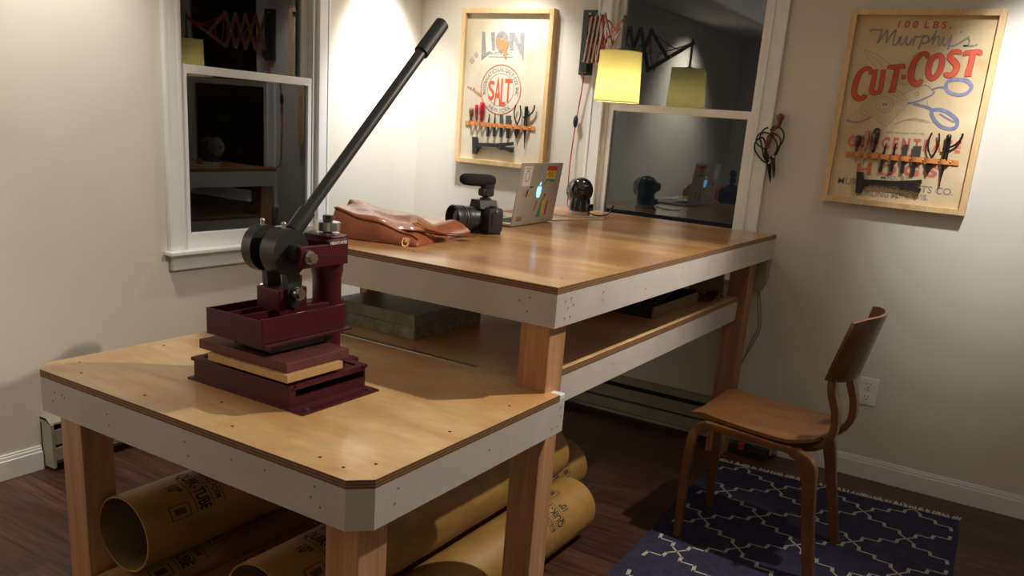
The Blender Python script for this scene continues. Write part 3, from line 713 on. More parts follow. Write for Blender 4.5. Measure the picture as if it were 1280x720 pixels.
# ------------------------------------------------------------------ camera with microphone
dslr = thing('dslr_camera', 'black camera with a long lens and shotgun microphone on the upper table', 'camera', (1.402, -1.362, ZU), math.atan2(-.93, -.36)+PI/2)
dslr.scale = (1.2, 1.2, 1.2)
mb = MB(); mb.box(.0575, .0595, -.012, .014, .030, .066, 0, .001); mb.build('port_cover', 'black', dslr, 40, local=True)
mb = MB(); mb.box(-.038, .038, .0295, .0335, .016, .062, 0, .002); mb.build('rear_screen', 'blackgl', dslr, 40, local=True)
mb = MB(); mb.tube([(.060+.005*math.cos(a), 0, .070+.005*math.sin(a)) for a in [2*PI*i/10 for i in range(11)]], .0012, 5); mb.build('strap_ring', 'steel', dslr, 40, local=True)
mb = MB()   # local: lens points to -Y
mb.box(-.058, .058, -.024, .032, .004, .080, 0, .014); mb.box(-.062, -.030, -.048, .028, .004, .074, 0, .011)
mb.prism([(-.030, .074), (.030, .074), (.022, .098), (-.022, .098)], lambda p: Vector((p[0], -.036, p[1])), lambda p: Vector((p[0], .026, p[1])))
mb.box(-.05, .05, -.02, .028, 0, .006)
mb.build('body', 'blackrub', dslr, 40, local=True)
for x, h_, r_ in ((-.042, .086, .012), (.042, .084, .010)):
    mb = MB(); mb.cyl((x, .0, .076), (x, 0, h_), r_, n=20); mb.build('dial', 'black', dslr, 40, local=True)
mb = MB(); mb.lathe([(.028, 0), (.032, .004), (.034, .03), (.033, .034), (.036, .036), (.036, .054), (.0345, .056), (.0345, .064), (.038, .068), (.0385, .092), (.036, .094), (.034, .0935), (.031, .080), (.030, .078)], (0, -.022, .044), (0, -1, 0), 36)
lens = mb.build('lens', 'black', dslr, 40, local=True)
mb = MB(); mb.lathe([(.0365, .0), (.0372, .001), (.0372, .003), (.0365, .004)], (0, -.078, .044), (0, -1, 0), 36); mb.build('lens_ring', 'greysteel', lens, 40, local=True)
mb = MB(); mb.ball((0, -.100, .044), .029, (1, .2, 1)); mb.build('front_glass', 'blackgl', lens, 40, local=True)
mb = MB(); mb.box(-.012, .012, -.012, .012, .098, .104); mb.cyl((0, 0, .100), (0, 0, .112), .010, n=16); mb.box(-.015, .015, -.020, .022, .108, .132, 0, .007)
mb.cyl((-.017, .002, .120), (.017, .002, .120), .013, n=18); mb.box(-.014, .014, -.014, .024, .125, .160, 0, .009)
mic = mb.build('microphone_mount', 'blackrub', dslr, 40, local=True)
mb = MB(); mb.lathe([(.008, -.020), (.014, -.017), (.0175, -.006), (.018, .02), (.0175, .07), (.016, .088), (.011, .098), (.004, .101)], (0, .008, .154), (0, -1, .03), 28); ml = mb.build('microphone_foam', plain('black_foam', (.010, .010, .010), .95), dslr, 60, local=True)
mb = MB(); put_text(mb, 'RODE', lambda x, v: Vector((-.0185, -.046+.045*(x), .150+v*.012)) if True else None, 0, .02); 
mb.build('lettering', plain('grey_letters', (.10, .10, .10), .6), ml, local=True, recalc=False)
for x in (-.016, .016):
    mb = MB(); mb.ball((-.0165, x*.7+.002, .114), .003, u=10, v=6); mb.build('mount_screw', 'steel', dslr, 40, local=True)

# ------------------------------------------------------------------ laptop
lap = thing('laptop', 'open silver laptop with stickers and a glowing lid logo on the upper table', 'laptop', (1.358, -.945, ZU), math.radians(4))
LW, LD = .366, .238    # width along local Y, depth toward -X
mb = MB(); mb.box(-LD, 0, -LW/2, LW/2, .003, .013, 0, .003); base = mb.build('base', 'alu', lap, 40, local=True)
mb = MB(); 
for i in range(5):
    for j in range(13): mb.box(-.115+i*.019-.0, -.115+i*.019+.015, -.15+j*.0232, -.15+j*.0232+.019, .013, .0142, 0, 0)
mb.build('keyboard', 'blackrub', base, local=True)
mb = MB(); mb.box(-.215, -.145, -.05, .05, .0130, .0134); mb.build('trackpad', 'greysteel', base, local=True)
for x in (-.22, -.02):
    for y in (-.15, .15): mb = MB(); mb.cyl((x, y, 0), (x, y, .004), .007, n=12); mb.build('rubber_foot', 'blackrub', base, local=True)
lean = math.radians(7); LR = Matrix.Rotation(lean, 3, 'Y'); LO = Vector((.0, 0, .010))
lidp = lambda u, v, o: LO + LR @ Vector((o, u, v))       # o outward toward +X
mb = MB(); mb.obox(LO+LR @ Vector((0, 0, .119)), (.006, LW, .238), LR, 0, .0025); lid = mb.build('lid', 'alu', lap, 40, local=True)
mb = MB(); mb.prism([(-.165, .008), (.165, .008), (.165, .228), (-.165, .228)], lambda p: lidp(p[0], p[1], -.0032), lambda p: lidp(p[0], p[1], -.0036)); mb.build('screen', emis('screen_glow', (.55, .6, .7), .5), lid, local=True)
def blob(name, m, pts, o=.0034, th=.0003):
    mb = MB(); mb.prism(pts, lambda p: lidp(p[0], p[1], o-.0004), lambda p: lidp(p[0], p[1], o+th)); return mb.build(name, m, lid, local=True)
# apple mark
body = [(0, -.021), (.006, -.023), (.012, -.020), (.019, -.006), (.019, .001), (.015, .007), (.020, .012), (.014, .018), (.008, .019), (0, .016), (-.008, .019), (-.015, .017), (-.020, .008), (-.020, -.002), (-.017, -.012), (-.011, -.020), (-.006, -.023)]
ap = [(-p[0]*1.0, p[1]*1.1+.125) for p in body]
blob('lid_logo', 'logo', [(-q[0], q[1]) for q in ap], .0036)
blob('lid_logo', 'logo', [(-.001, .149), (.004, .150), (.009, .157), (.009, .163), (.003, .160), (-.001, .155)], .0036)
blob('sticker', 'stwhite', [(-.160, .150), (-.090, .150), (-.090, .226), (-.160, .226)])
mb = MB()
for q in range(14):
    a = 2*PI*q/14; c = Vector((-.125+.018*math.cos(a), .188+.020*math.sin(a))); mb.prism([(c.x-.003, c.y-.003), (c.x+.004, c.y-.002), (c.x, c.y+.004)], lambda p: lidp(p[0], p[1], .0037), lambda p: lidp(p[0], p[1], .0041))
put_text(mb, 'ON THE ROAD', lambda x, v: lidp(-.150+.05*x, .214+v*.005, .0042)); mb.build('sticker_print', plain('sticker_ink', (.18, .16, .15), .6), lid, local=True)
mb = MB(); ribbon(mb, smoothpts([(-.072, .222), (-.058, .226), (-.050, .212), (-.054, .196), (-.046, .180), (-.052, .160), (-.074, .156), (-.078, .180), (-.072, .200)], 4, True), .0022, lambda x, y: lidp(x, y, .0040), 0, True)
ribbon(mb, smoothpts([(-.066, .215), (-.060, .205), (-.066, .195)], 4), .002, lambda x, y: lidp(x, y, .0040), 0); mb.build('sticker_print', plain('sticker_tan_ink', (.35, .24, .13), .6), lid, local=True)
mb = MB(); ribbon(mb, smoothpts([(-.032, .222), (-.018, .222), (-.016, .200), (-.026, .194), (-.034, .200)], 4, True), .0022, lambda x, y: lidp(x, y, .0040), 0, True); ribbon(mb, [(-.036, .186), (-.014, .186)], .002, lambda x, y: lidp(x, y, .0040)); mb.build('sticker_print', plain('sticker_grey_ink', (.2, .19, .18), .6), lid, local=True)
y_ = blob('sticker', 'yellow', [(.040, .158), (.125, .165), (.130, .222), (.045, .226)]); y_['label'] = 'yellow and red sticker'
blob('sticker', 'red', [(.042, .208), (.129, .206), (.130, .224), (.044, .227)], .0038)
blob('sticker', 'teal', [(.035, .150), (.048, .155), (.056, .166), (.118, .160), (.126, .166), (.122, .172), (.060, .176), (.044, .172)], .0039)
mb = MB(); ribbon(mb, smoothpts([(.052, .19), (.066, .204), (.074, .180), (.088, .204), (.098, .180), (.112, .200)], 4), .004, lambda x, y: lidp(x, y, .0040)); mb.build('sticker_print', plain('sticker_dark_ink', (.10, .05, .02), .6), lid, local=True)
for m_, pts in (('teal', [(.010, .020), (.045, .018), (.050, .060), (.038, .095), (.028, .060)]), ('yellow', [(.046, .030), (.066, .035), (.072, .090), (.060, .112), (.048, .085)]), ('print_dark', [(.045, .085), (.060, .115), (.070, .112), (.055, .090)]),
                ('red', [(.085, .025), (.098, .028), (.105, .080), (.095, .090), (.086, .060)]), ('red', [(-.020, .045), (-.012, .050), (.004, .090), (-.006, .086)]), ('print_dark', [(-.110, .105), (-.100, .108), (-.092, .138), (-.104, .132)]), ('rust', [(-.135, .115), (-.112, .108), (-.108, .118), (-.130, .124)]), ('print_dark', [(-.085, .140), (-.060, .142), (-.060, .147), (-.085, .146)])):
    blob('sticker', m_, pts)
mb = MB(); put_text(mb, 'GLK', lambda x, v: lidp(-.155+.045*x, .012+v*.018, .0040), 0, .0); mb.build('sticker_print', 'print_dark', lid, local=True)

# ------------------------------------------------------------------ small fan and cables
fan = thing('desk_fan', 'small glossy black round-headed fan on a silver base beside the window', 'fan', (1.262, -.36, ZU))
mb = MB(); mb.cyl((1.262, -.36, ZU), (1.262, -.36, ZU+.018), .052, n=36, bev=.003); mb.build('base', 'alu', fan, 40)
mb = MB(); mb.lathe([(.048, .016), (.049, .05), (.045, .085), (.040, .10)], (1.262, -.36, ZU), (0, 0, 1), 32); mb.box(1.30, 1.325, -.385, -.34, ZU+.022, ZU+.055, 0, .004); mb.build('neck', 'blackgl', fan, 50)
mb = MB(); mb.ball((1.262, -.36, ZU+.112), .060, (.95, .95, 1)); mb.cyl((1.295, -.385, ZU+.115), (1.318, -.402, ZU+.115), .030, .022, n=24); mb.build('head', 'blackgl', fan, 60)
mb = MB(); c = Vector((1.232, -.350, ZU+.108)); ax = Vector((-.93, .1, .0)).normalized(); a = ax.orthogonal().normalized(); b = ax.cross(a)
for rr, h in ((.055, .0), (.050, .016), (.042, .026), (.032, .033), (.02, .037)):
    mb.tube([c+ax*h+(a*math.cos(2*PI*i/24)+b*math.sin(2*PI*i/24))*rr for i in range(25)], .0016, 5)
for i in range(18):
    th = 2*PI*i/18; mb.tube([c+ax*h+(a*math.cos(th)+b*math.sin(th))*rr for rr, h in ((.055, .0), (.050, .016), (.042, .026), (.032, .033), (.01, .038))], .0013, 4)
mb.build('grille', plain('grille_grey', (.30, .30, .30), .4, .6), fan, 50)
mb = MB(); mb.tube(smoothpts([(1.33, -.74, ZU+.003), (1.36, -.66, ZU+.003), (1.40, -.52, ZU+.003), (1.425, -.44, ZU+.003), (1.41, -.40, ZU+.003), (1.36, -.42, ZU+.003), (1.27, -.50, ZU+.003), (1.21, -.50, ZU+.003), (1.18, -.44, ZU+.003)], 6), .0028, 6)
tag(mb.build('charging_cable', 'offw', smooth=50), 'cream cable looping on the tabletop between laptop and fan', 'cable')
mb = MB(); mb.tube(smoothpts([(1.312, -.345, ZU+.012), (1.335, -.33, ZU+.004), (1.355, -.29, ZU+.004), (1.36, -.24, ZU+.012), (1.362, -.225, ZU+.034)], 6), .003, 6); mb.tube([(1.362, -.225, ZU+.034), (1.364, -.215, ZU+.046)], .006, 8)
tag(mb.build('power_lead', 'blackrub', smooth=50), 'short black lead with a plug beside the small fan', 'cable')

# ------------------------------------------------------------------ scissor-arm wall lamp
lamp = thing('wall_lamp', 'scissor-arm wall lamp with yellow drum shade and red cord', 'lamp', (1.047, 0, 1.685))
mb = MB(); mb.box(1.009, 1.086, -.022, 0, 1.685, 1.985, 0, .002); mb.cyl((1.047, -.022, 1.965), (1.047, -.027, 1.965), .006, n=12, mi=1); mb.cyl((1.047, -.022, 1.70), (1.047, -.027, 1.70), .006, n=12, mi=1)
mb.build('wall_plate', [plain('black_plate', (.03, .032, .034), .5, var=.2, vscale=40), 'steel'], lamp)
mb = MB(); mb.box(1.032, 1.070, -.058, -.018, 1.700, 1.745, 0, .003); mb.cyl((1.05, -.04, 1.73), (1.05, -.04, 1.96), .006, n=10); mb.build('pivot', 'black', lamp)
SH = Vector((1.392, -.352, 0)); s0 = Vector((1.052, -.045, 0)); dirv = (SH-s0); Ltot = dirv.length; dirv.normalize(); side = Vector((-dirv.y, dirv.x, 0))
zt, zb = 1.935, 1.745; pitch = .058
def slat(a, b, off, name='arm_slat'):
    a, b = Vector(a)+side*off, Vector(b)+side*off; d = b-a; L_ = d.length; d.normalize(); n = d.cross(side).normalized()
    R = Matrix((d, side, n)).transposed(); mb = MB(); mb.obox((a+b)/2, (L_+.022, .006, .020), R, 0, .0025)
    for p in (a, (a+b)/2, b): mb.cyl(p+side*(.0055 if off > 0 else -.0055), p+side*(.0035 if off > 0 else -.0035), .004, n=10, mi=1)
    mb.build(name, ['armwood', 'brass'], lamp)
M['armwood'] = wood('arm_wood', (.15, .055, .03), (.24, .095, .05), (20, 20, 3), 2, .35, .3, None, .03, .3)
pt = lambda k_, z: s0 + dirv*(pitch*k_) + Vector((0, 0, z))
for k_ in range(4):
    slat(pt(k_, zt), pt(k_+1, zb), .0045); slat(pt(k_, zb), pt(k_+1, zt), -.0045)
endp = Vector((SH.x, SH.y, 1.895))
slat(pt(4, zb), endp, .0045); slat(pt(4, zt), pt(4, zb).lerp(endp, .45), -.0045)
mb = MB(); mb.cyl((SH.x, SH.y, 1.775), (SH.x, SH.y, 1.905), .007, n=14); mb.cyl(endp-side*.012, endp+side*.016, .007, n=12); mb.ball((SH.x, SH.y, 1.91), .008); mb.build('hanging_rod', 'greysteel', lamp, 40)
mb = MB(); rb, rt = .101, .092; n = 48
ringf = lambda rr, z: [mb.bm.verts.new((SH.x+math.cos(2*PI*i/n)*rr, SH.y+math.sin(2*PI*i/n)*rr, z)) for i in range(n)]
R1, R2 = ringf(rb, 1.557), ringf(rt, 1.768)
for i in range(n): mb._face((R1[i], R1[(i+1) % n], R2[(i+1) % n], R2[i]))
shade = mb.build('shade', 'shade', lamp, 60)
M['rim'] = plain('rim_tape', (.55, .45, .28), .7)
for rr, z in ((rb, 1.557), (rt, 1.768)):
    mb = MB(); mb.tube([(SH.x+math.cos(2*PI*i/n)*rr, SH.y+math.sin(2*PI*i/n)*rr, z) for i in range(n+1)], .0018, 6); mb.build('shade_rim', 'rim', shade, 60)
mb = MB()
for a in range(3): mb.cyl((SH.x, SH.y, 1.762), (SH.x+math.cos(a*2.094)*rt, SH.y+math.sin(a*2.094)*rt, 1.766), .0015, n=6)
mb.cyl((SH.x, SH.y, 1.70), (SH.x, SH.y, 1.78), .014, n=16); mb.build('socket', 'black', lamp)
mb = MB(); mb.ball((SH.x, SH.y, 1.655), .028); mb.build('bulb', 'bulb', lamp, 60)
pl = bpy.data.lights.new('bulb_light', 'POINT'); pl.energy = .8; pl.color = (1, .86, .62); pl.shadow_soft_size = .03
plo = bpy.data.objects.new('bulb_light', pl); COL.objects.link(plo); plo.location = (SH.x, SH.y, 1.618)
cord = smoothpts([endp+side*.01, endp.lerp(pt(4, zt), .35)+Vector((0, 0, -.05)), pt(4, zt)+side*.012+Vector((0, 0, -.02)), pt(3.9, 1.82)+side*.016, pt(3.0, 1.86)+side*.014, pt(2.6, 1.79)+side*.014, pt(1.8, 1.86)+side*.014, pt(1.2, 1.80)+side*.014, pt(.5, 1.85)+side*.012, pt(.2, 1.76)+side*.012, (1.044, -.03, 1.70), (1.040, -.022, 1.64), (1.022, -.018, 1.48), (1.012, -.02, 1.35), (1.012, -.03, 1.20), (1.018, -.03, 1.085), (1.03, -.05, 1.048), (1.10, -.14, 1.047)], 6)
cd = MB(); cd.tube(cord, .0030, 8); cobj = cd.build('cord', 'redcord', lamp, 60)
cd = MB(); cd.tube([pt(4, zt)+side*-.012, pt(4.3, 1.80)+side*-.012, pt(4.7, 1.74)-side*.012, pt(5, 1.83)-side*.012, endp-side*.01], .003, 8); cd.build('cord', 'redcord', lamp, 60)
cd = MB()
for q in range(4): cd.tube(smoothpts([pt(q+.1, 1.83)+side*.011, pt(q+.05, 1.78)+side*.013, pt(q+.35, 1.745)+side*.012], 4), .0028, 6)
cd.build('cord', 'redcord', lamp, 60)
cd = MB(); cd.ball((1.018, -.02, 1.462), .014, (.9, .8, 2.2)); cd.build('inline_switch', 'blackrub', cobj, 60)

# ------------------------------------------------------------------ scissors by the window
def wp(X, Y, o=.02): return at(930+X/6.54, 130+Y/6.54, 1, -o)
hk = thing('leather_hook', 'brown leather knot on the wall holding the hanging black scissors', 'hook', wp(295, 100, 0))
mb = MB(); p = [wp(298, 92, .024), wp(296, 120, .026), wp(288, 165, .028), wp(255, 200, .03)]
mb.tube(smoothpts(p, 5), [.016, .017, .018, .0175, .017, .015, .013, .011, .0095, .008, .0085, .009, .0085, .008, .0075, .007], 12)
mb.cyl(wp(298, 92, 0), wp(298, 92, .026), .008, n=10); mb.build('knot', 'leather_d', hk, 60)
mb = MB(); mb.tube(smoothpts([wp(255, 200, .03), wp(205, 255, .034), wp(185, 320, .034), wp(190, 360, .030), wp(215, 300, .03), wp(240, 230, .03)], 5), .0055, 8); mb.build('thong', 'leather_d', hk, 60)
def shears(name, label, loops, blades, o):
    t = thing(name, label, 'scissors', wp(*blades[0][0], 0), 0, None)
    for lp_ in loops:
        mb = MB(); mb.tube(smoothpts([wp(x, y, o+.006*math.sin(i)) for i, (x, y) in enumerate(lp_)], 6), .0034, 8); mb.build('handle_loop', 'iron', t, 60)
    for bl in blades:
        mb = MB(); a, b, c, d_ = bl
        mb.prism([a, b, c, d_], lambda p: wp(p[0], p[1], o-.002), lambda p: wp(p[0], p[1], o+.003)); mb.build('blade', 'iron', t)
    mb = MB(); x, y = loops[0][0]; mb.cyl(wp(x, y, o-.004), wp(x, y, o+.008), .005, n=12); mb.build('pivot_screw', 'steel', t)
shears('scissors', 'larger black wrought scissors hanging lower left from the leather knot', [[(205, 480), (160, 470), (100, 400), (85, 350), (100, 300), (150, 275), (175, 330), (170, 400), (185, 460), (205, 480)], [(205, 480), (165, 440), (140, 320), (130, 270), (160, 210), (205, 195), (225, 240), (200, 330), (180, 400), (205, 480)]],
       [[(180, 485), (210, 480), (222, 600), (216, 662)], [(200, 480), (222, 475), (220, 600), (216, 655)]], .022)
shears('scissors', 'smaller black wrought scissors hanging right from the leather knot', [[(240, 430), (205, 440), (180, 380), (110, 330), (100, 290), (130, 240), (200, 240), (260, 300), (270, 370), (240, 430)], [(240, 430), (275, 360), (315, 310), (325, 240), (290, 190), (245, 185), (225, 230), (280, 260), (300, 310), (270, 400), (240, 430)]],
       [[(215, 425), (255, 425), (258, 540), (243, 620)], [(225, 420), (248, 420), (240, 540), (238, 600)]], .036)

# ------------------------------------------------------------------ framed feed sacks with tools
def frame(name, label, x0, x1, z0, z1, sack):
    t = thing(name, label, 'framed print', ((x0+x1)/2, 0, z0)); fw, dp = .024, .042
    mb = MB()
    mb.box(x0, x0+fw, -dp, 0, z0, z1, 0, .0015); mb.box(x1-fw, x1, -dp, 0, z0, z1, 0, .0015)
    mb.box(x0+fw, x1-fw, -dp, 0, z0, z0+fw, 0, .0015); mb.box(x0+fw, x1-fw, -dp, 0, z1-fw, z1, 0, .0015)
    mb.build('frame', 'maple', t)
    mb = MB(); mb.box(x0+fw-.002, x1-fw+.002, -.020, -.012, z0+fw-.002, z1-fw+.002); cv = mb.build('sack_cloth', sack, t)
    return t, cv
FY = -.0206
f2, cv2 = frame('framed_feed_sack', 'framed tan feed sack lettered CUT-COST, hanging right of the window', 2.271, 2.841, 1.210, 1.991, 'sackB')
f1, cv1 = frame('framed_feed_sack', 'framed pale feed sack lettered LION and SALT, hanging left of the wall lamp', .299, .856, 1.204, 1.989, 'sackA')
# --- print of the CUT-COST sack
T2 = lambda X, Y: (lambda p: (p.x, p.z))(at(1040+X/6.4, 20+Y/6.4, 1, FY))
S2 = lambda X, Y: (lambda p: (p.x, p.z))(at(1040+X/5.54, 60+Y/5.54, 1, FY))
C2 = lambda X, Y: (lambda p: (p.x, p.z))(at(1010+X/2.485, Y/2.485, 1, FY))
def flat(o):
    _lift[0] = (_lift[0]+1) % 60; k_ = _lift[0]*.000006
    return lambda x, z: Vector((x, FY-o-k_, z))
def line_text(mb, s, a, b, h, mi, shear=0, off=0, lift=0):
    a, b = Vector(a), Vector(b); d = b-a; L_ = d.length; d.normalize(); n = Vector((-d.y, d.x))
    put_text(mb, s, lambda x, v: Vector((*( (a+d*(x*L_)+n*(v*h)+d*(v*h*shear)) ), 0)).xzy + Vector((0, FY-.0006-lift, 0)) , mi, off)
mats2 = ['ink_red', 'ink_fred', 'ink_grey', 'ink_blue', 'ink_line', 'ink_out', 'rust', 'stwhite']
mb = MB()
line_text(mb, '1 0 0  L B S .', T2(525, 92), T2(955, 101), .026, 0, .05, .02)
line_text(mb, 'C O N C E N T R A T E', C2(122, 453), C2(472, 474), .042, 1, 0, .045)
line_text(mb, 'F O R', C2(205, 494), C2(345, 502), .026, 1, 0, .03)
line_text(mb, 'H O G S', C2(150, 541), C2(400, 549), .044, 1, 0, .035)
line_text(mb, 'MFD. BY', C2(225, 556), C2(315, 560), .015, 2, 0, .01)
line_text(mb, 'MURPHY PRODUCTS CO.', C2(92, 569), C2(450, 607), .026, 2, 0, .008)
line_text(mb, 'BURLINGTON, WIS.', C2(150, 606), C2(372, 622), .022, 2, 0, .008)
line_text(mb, 'REG. FOR SALE AND USE', C2(245, 413), C2(360, 418), .006, 2)
def st(pts, wd, mi, o=.0006, T_=T2, n=5, closed=False, raw=False):
    q = [Vector(p) for p in pts]
    q = [Vector((*p,)) for p in q] if raw else smoothpts(q, n, closed)
    ribbon(mb, [T_(p[0], p[1]) for p in q], wd, flat(o), mi, closed)
# script Murphy's
for pts in ([(318, 128), (308, 118), (322, 108), (370, 112), (402, 108)], [(402, 108), (385, 165), (360, 222)], [(360, 222), (405, 165), (445, 112), (440, 165), (432, 222)], [(432, 222), (465, 165), (512, 110), (500, 165), (488, 222), (500, 232), (520, 222), (545, 165)],
            [(556, 160), (540, 205), (546, 228), (565, 225), (600, 160)], [(606, 160), (592, 210), (600, 230), (620, 222), (645, 178)], [(645, 235), (660, 190), (668, 162), (680, 170), (700, 165), (716, 160)],
            [(735, 150), (712, 210), (690, 268)], [(716, 190), (745, 160), (772, 168), (765, 205), (735, 222), (722, 210)], [(765, 215), (800, 180), (838, 115)], [(838, 115), (818, 175), (800, 232)], [(805, 215), (835, 172), (858, 165), (855, 200), (850, 232), (868, 228), (890, 175)],
            [(902, 168), (888, 205), (892, 232), (915, 228), (945, 172)], [(958, 150), (945, 205), (925, 272)], [(930, 240), (985, 235), (1045, 200), (1100, 165)], [(1085, 178), (1100, 200), (1085, 235), (1050, 238), (1120, 240), (1140, 235)], [(1036, 122), (1030, 135)], [(1152, 226), (1158, 234)]):
    st(pts, .0062, 2)
# slab letters of CUT-COST: outline below, fill above
LET = [
 ([(300, 470), (312, 440), (296, 420), (262, 425), (222, 460), (192, 530), (178, 600), (190, 645), (222, 662), (256, 648), (268, 628)], [16, 22, 26, 30, 38, 44, 44, 42, 38, 34, 26]),
 ([(345, 425), (335, 500), (318, 580), (322, 612), (350, 616), (378, 604), (392, 570), (402, 500), (412, 428)], [30, 34, 38, 32, 26, 30, 34, 34, 30]),
 ([(455, 425), (462, 410), (515, 408), (566, 402), (572, 425)], [18, 32, 34, 32, 18]), ([(522, 410), (505, 500), (482, 600)], [36, 38, 40]), ([(452, 600), (508, 600)], [16, 16]),
 ([(556, 492), (590, 488)], [28, 28]),
 ([(755, 340), (768, 315), (748, 300), (712, 310), (670, 350), (640, 420), (632, 490), (648, 530), (680, 545), (708, 528), (716, 505)], [16, 24, 28, 34, 42, 46, 46, 42, 38, 30, 20]),
 ([(850, 315), (800, 345), (776, 400), (772, 460), (795, 500), (828, 485), (862, 440), (880, 380), (880, 335)], [34, 40, 42, 40, 34, 38, 42, 42, 36]),
 ([(1018, 310), (1020, 290), (990, 285), (955, 300), (945, 335), (975, 365), (998, 400), (985, 445), (950, 475), (915, 470), (908, 450)], [20, 28, 30, 36, 42, 44, 44, 42, 36, 32, 22]),
 ([(1062, 320), (1068, 298), (1120, 292), (1180, 288), (1188, 315)], [18, 32, 36, 32, 18]), ([(1130, 295), (1112, 380), (1085, 470)], [40, 40, 42]), ([(1058, 474), (1118, 472)], [18, 18])]
for pts, ws in LET:
    closed = pts[0] == (850, 315)
    if len(pts) > 3:
        n_ = 4; P = smoothpts(pts, n_, closed); W_ = []
        rng = len(pts) if closed else len(pts)-1
        for i in range(rng):
            for k_ in range(n_): W_.append(ws[i]+(ws[(i+1) % len(ws)]-ws[i])*k_/n_)
        if not closed: W_.append(ws[-1])
    else: P, W_ = [Vector(p) for p in pts], ws
    sc_ = .00047
    Pm = [T2(p[0], p[1]) for p in P]
    ribbon(mb, Pm, [q*sc_*1.02+.0042 for q in W_], flat(.0010), 5, closed); ribbon(mb, Pm, [q*sc_*1.02 for q in W_], flat(.0014), 0, closed)
# shears and banknote drawing
def sl(pts, wd=.0016, mi=4, closed=False, n=5, raw=False): st(pts, wd, mi, .0006, S2, n, closed, raw)
sl([(225, 12), (300, 40), (370, 90), (440, 140), (520, 210)]); sl([(225, 12), (250, 70), (320, 150), (420, 260), (530, 360)]); sl([(240, 25), (330, 110), (430, 200), (500, 260)], .001)
sl([(560, 50), (620, 30), (700, 60)], .001); sl([(500, 110), (590, 30)], .001); sl([(420, 260), (500, 250), (580, 265)]); sl([(100, 500), (180, 450), (270, 430)]); sl([(100, 500), (180, 515), (270, 480)], .0045, 3); sl([(270, 480), (190, 430), (330, 330)])
sl([(485, 320), (600, 270), (655, 258), (700, 295), (690, 325)], .0022); sl([(525, 385), (600, 365), (690, 325), (710, 300)], .006, 3); sl([(590, 305), (605, 320), (590, 332), (574, 320)], .002, 4, True)
sl([(690, 290), (740, 272), (800, 275)], .006, 3)
sl([(790, 270), (800, 235), (860, 218), (930, 228), (965, 265), (945, 305), (890, 325), (830, 315), (795, 290)], .013, 3, True); sl([(860, 208), (940, 215), (978, 265), (950, 312), (885, 335)], .0018, 3)
sl([(560, 385), (620, 400), (670, 415), (700, 440)], .010, 3); sl([(690, 440), (740, 425), (810, 450), (865, 500), (860, 545), (815, 560), (750, 540), (705, 490)], .014, 3, True); sl([(745, 455), (800, 490), (850, 515)], .006, 3); sl([(660, 360), (665, 400), (700, 418)], .0016, 4)
sl([(195, 410), (375, 545)], .0016, 4, raw=True); sl([(375, 545), (535, 375)], .0016, 4, raw=True); sl([(195, 410), (345, 290)], .0016, 4, raw=True); sl([(345, 290), (535, 375)], .0012, 4, raw=True)
sl([(235, 415), (375, 520), (495, 395), (350, 320)], .0012, 4, True, raw=True)
for rr in (62, 38): sl([(365+rr*math.cos(a), 390+rr*.9*math.sin(a)) for a in [2*PI*i/10 for i in range(10)]], .0016, 4, True)
sl([(350, 380), (358, 398), (366, 380), (374, 398), (384, 378)], .003, 3)
for q in range(6): sl([(400+q*14, 545-q*7), (520+q*12, 500-q*3), (660+q*10, 520)], .0007, 4)
for q in range(5): sl([(270+q*16, 60+q*16), (310+q*18, 70+q*14)], .0007, 4)
for q in range(5): sl([(530+q*18, 290-q*22), (600+q*14, 250-q*20)], .0008, 1)
mb.build('printing', mats2, cv2, recalc=False)
def nail(x, z, par):
    mb = MB(); mb.cyl((x, -.019, z), (x, -.026, z), .006, .003, 12); mb.build('nail', 'brass', par, 50)
p = C2(378, 58); nail(*p, f2); p = C2(265, 608); nail(*p, f2)

# --- print of the LION / SALT sack
C1 = lambda X, Y: (lambda p: (p.x, p.z))(at(560+X/3.273, Y/3.273, 1, FY))
mb = MB()
def s1(pts, wd, mi, n=5, closed=False, raw=False):
    q = [Vector(p) for p in pts]; q = q if raw else smoothpts(q, n, closed)
    ribbon(mb, [C1(p[0], p[1]) for p in q], wd, flat(.0006), mi, closed)
def poly1(pts, mi, o=.0006):
    _lift[0] += 1; o = o+(_lift[0] % 60)*.000006
    vs = [mb.bm.verts.new((*C1(*p)[:1], FY-o, C1(*p)[1])) for p in pts]; mb._face(vs, mi)
poly1([(140, 130), (152, 130), (156, 215), (172, 208), (174, 216), (136, 246)], 2); poly1([(176, 132), (192, 132), (194, 206), (180, 206)], 2)
s1([(222, 140), (238, 155), (240, 182), (230, 200), (214, 198), (206, 178), (208, 152)], .032, 2, 5, True)
poly1([(252, 132), (268, 132), (268, 205), (252, 205)], 2); poly1([(262, 132), (274, 132), (304, 205), (298, 225), (262, 150)], 2); poly1([(296, 132), (314, 132), (308, 252), (294, 205)], 2)
def l1(s, a, b, h, mi, off=0): line_text(mb, s, C1(*a), C1(*b), h, mi, 0, off)
l1('BLOCK SALT', (174, 222), (262, 222), .012, 2, .01); s1([(166, 231), (266, 233)], .0025, 2, raw=True)
cx, cz = C1(215, 367); RO = .124
def arc_text(s, r_, a0, a1, h, mi, inside=False):
    def f(x, v):
        a = a0+(a1-a0)*x; rr = r_+v*h*(-1 if inside else 1)
        return Vector((cx+math.cos(a)*rr, FY-.0006, cz+math.sin(a)*rr))
    put_text(mb, s, f, mi, .0)
circ = lambda r_: [(cx+math.cos(2*PI*i/56)*r_, cz+math.sin(2*PI*i/56)*r_) for i in range(56)]
ribbon(mb, circ(RO), .005, flat(.0006), 1, True); ribbon(mb, circ(RO*.66), .002, flat(.0006), 2, True)
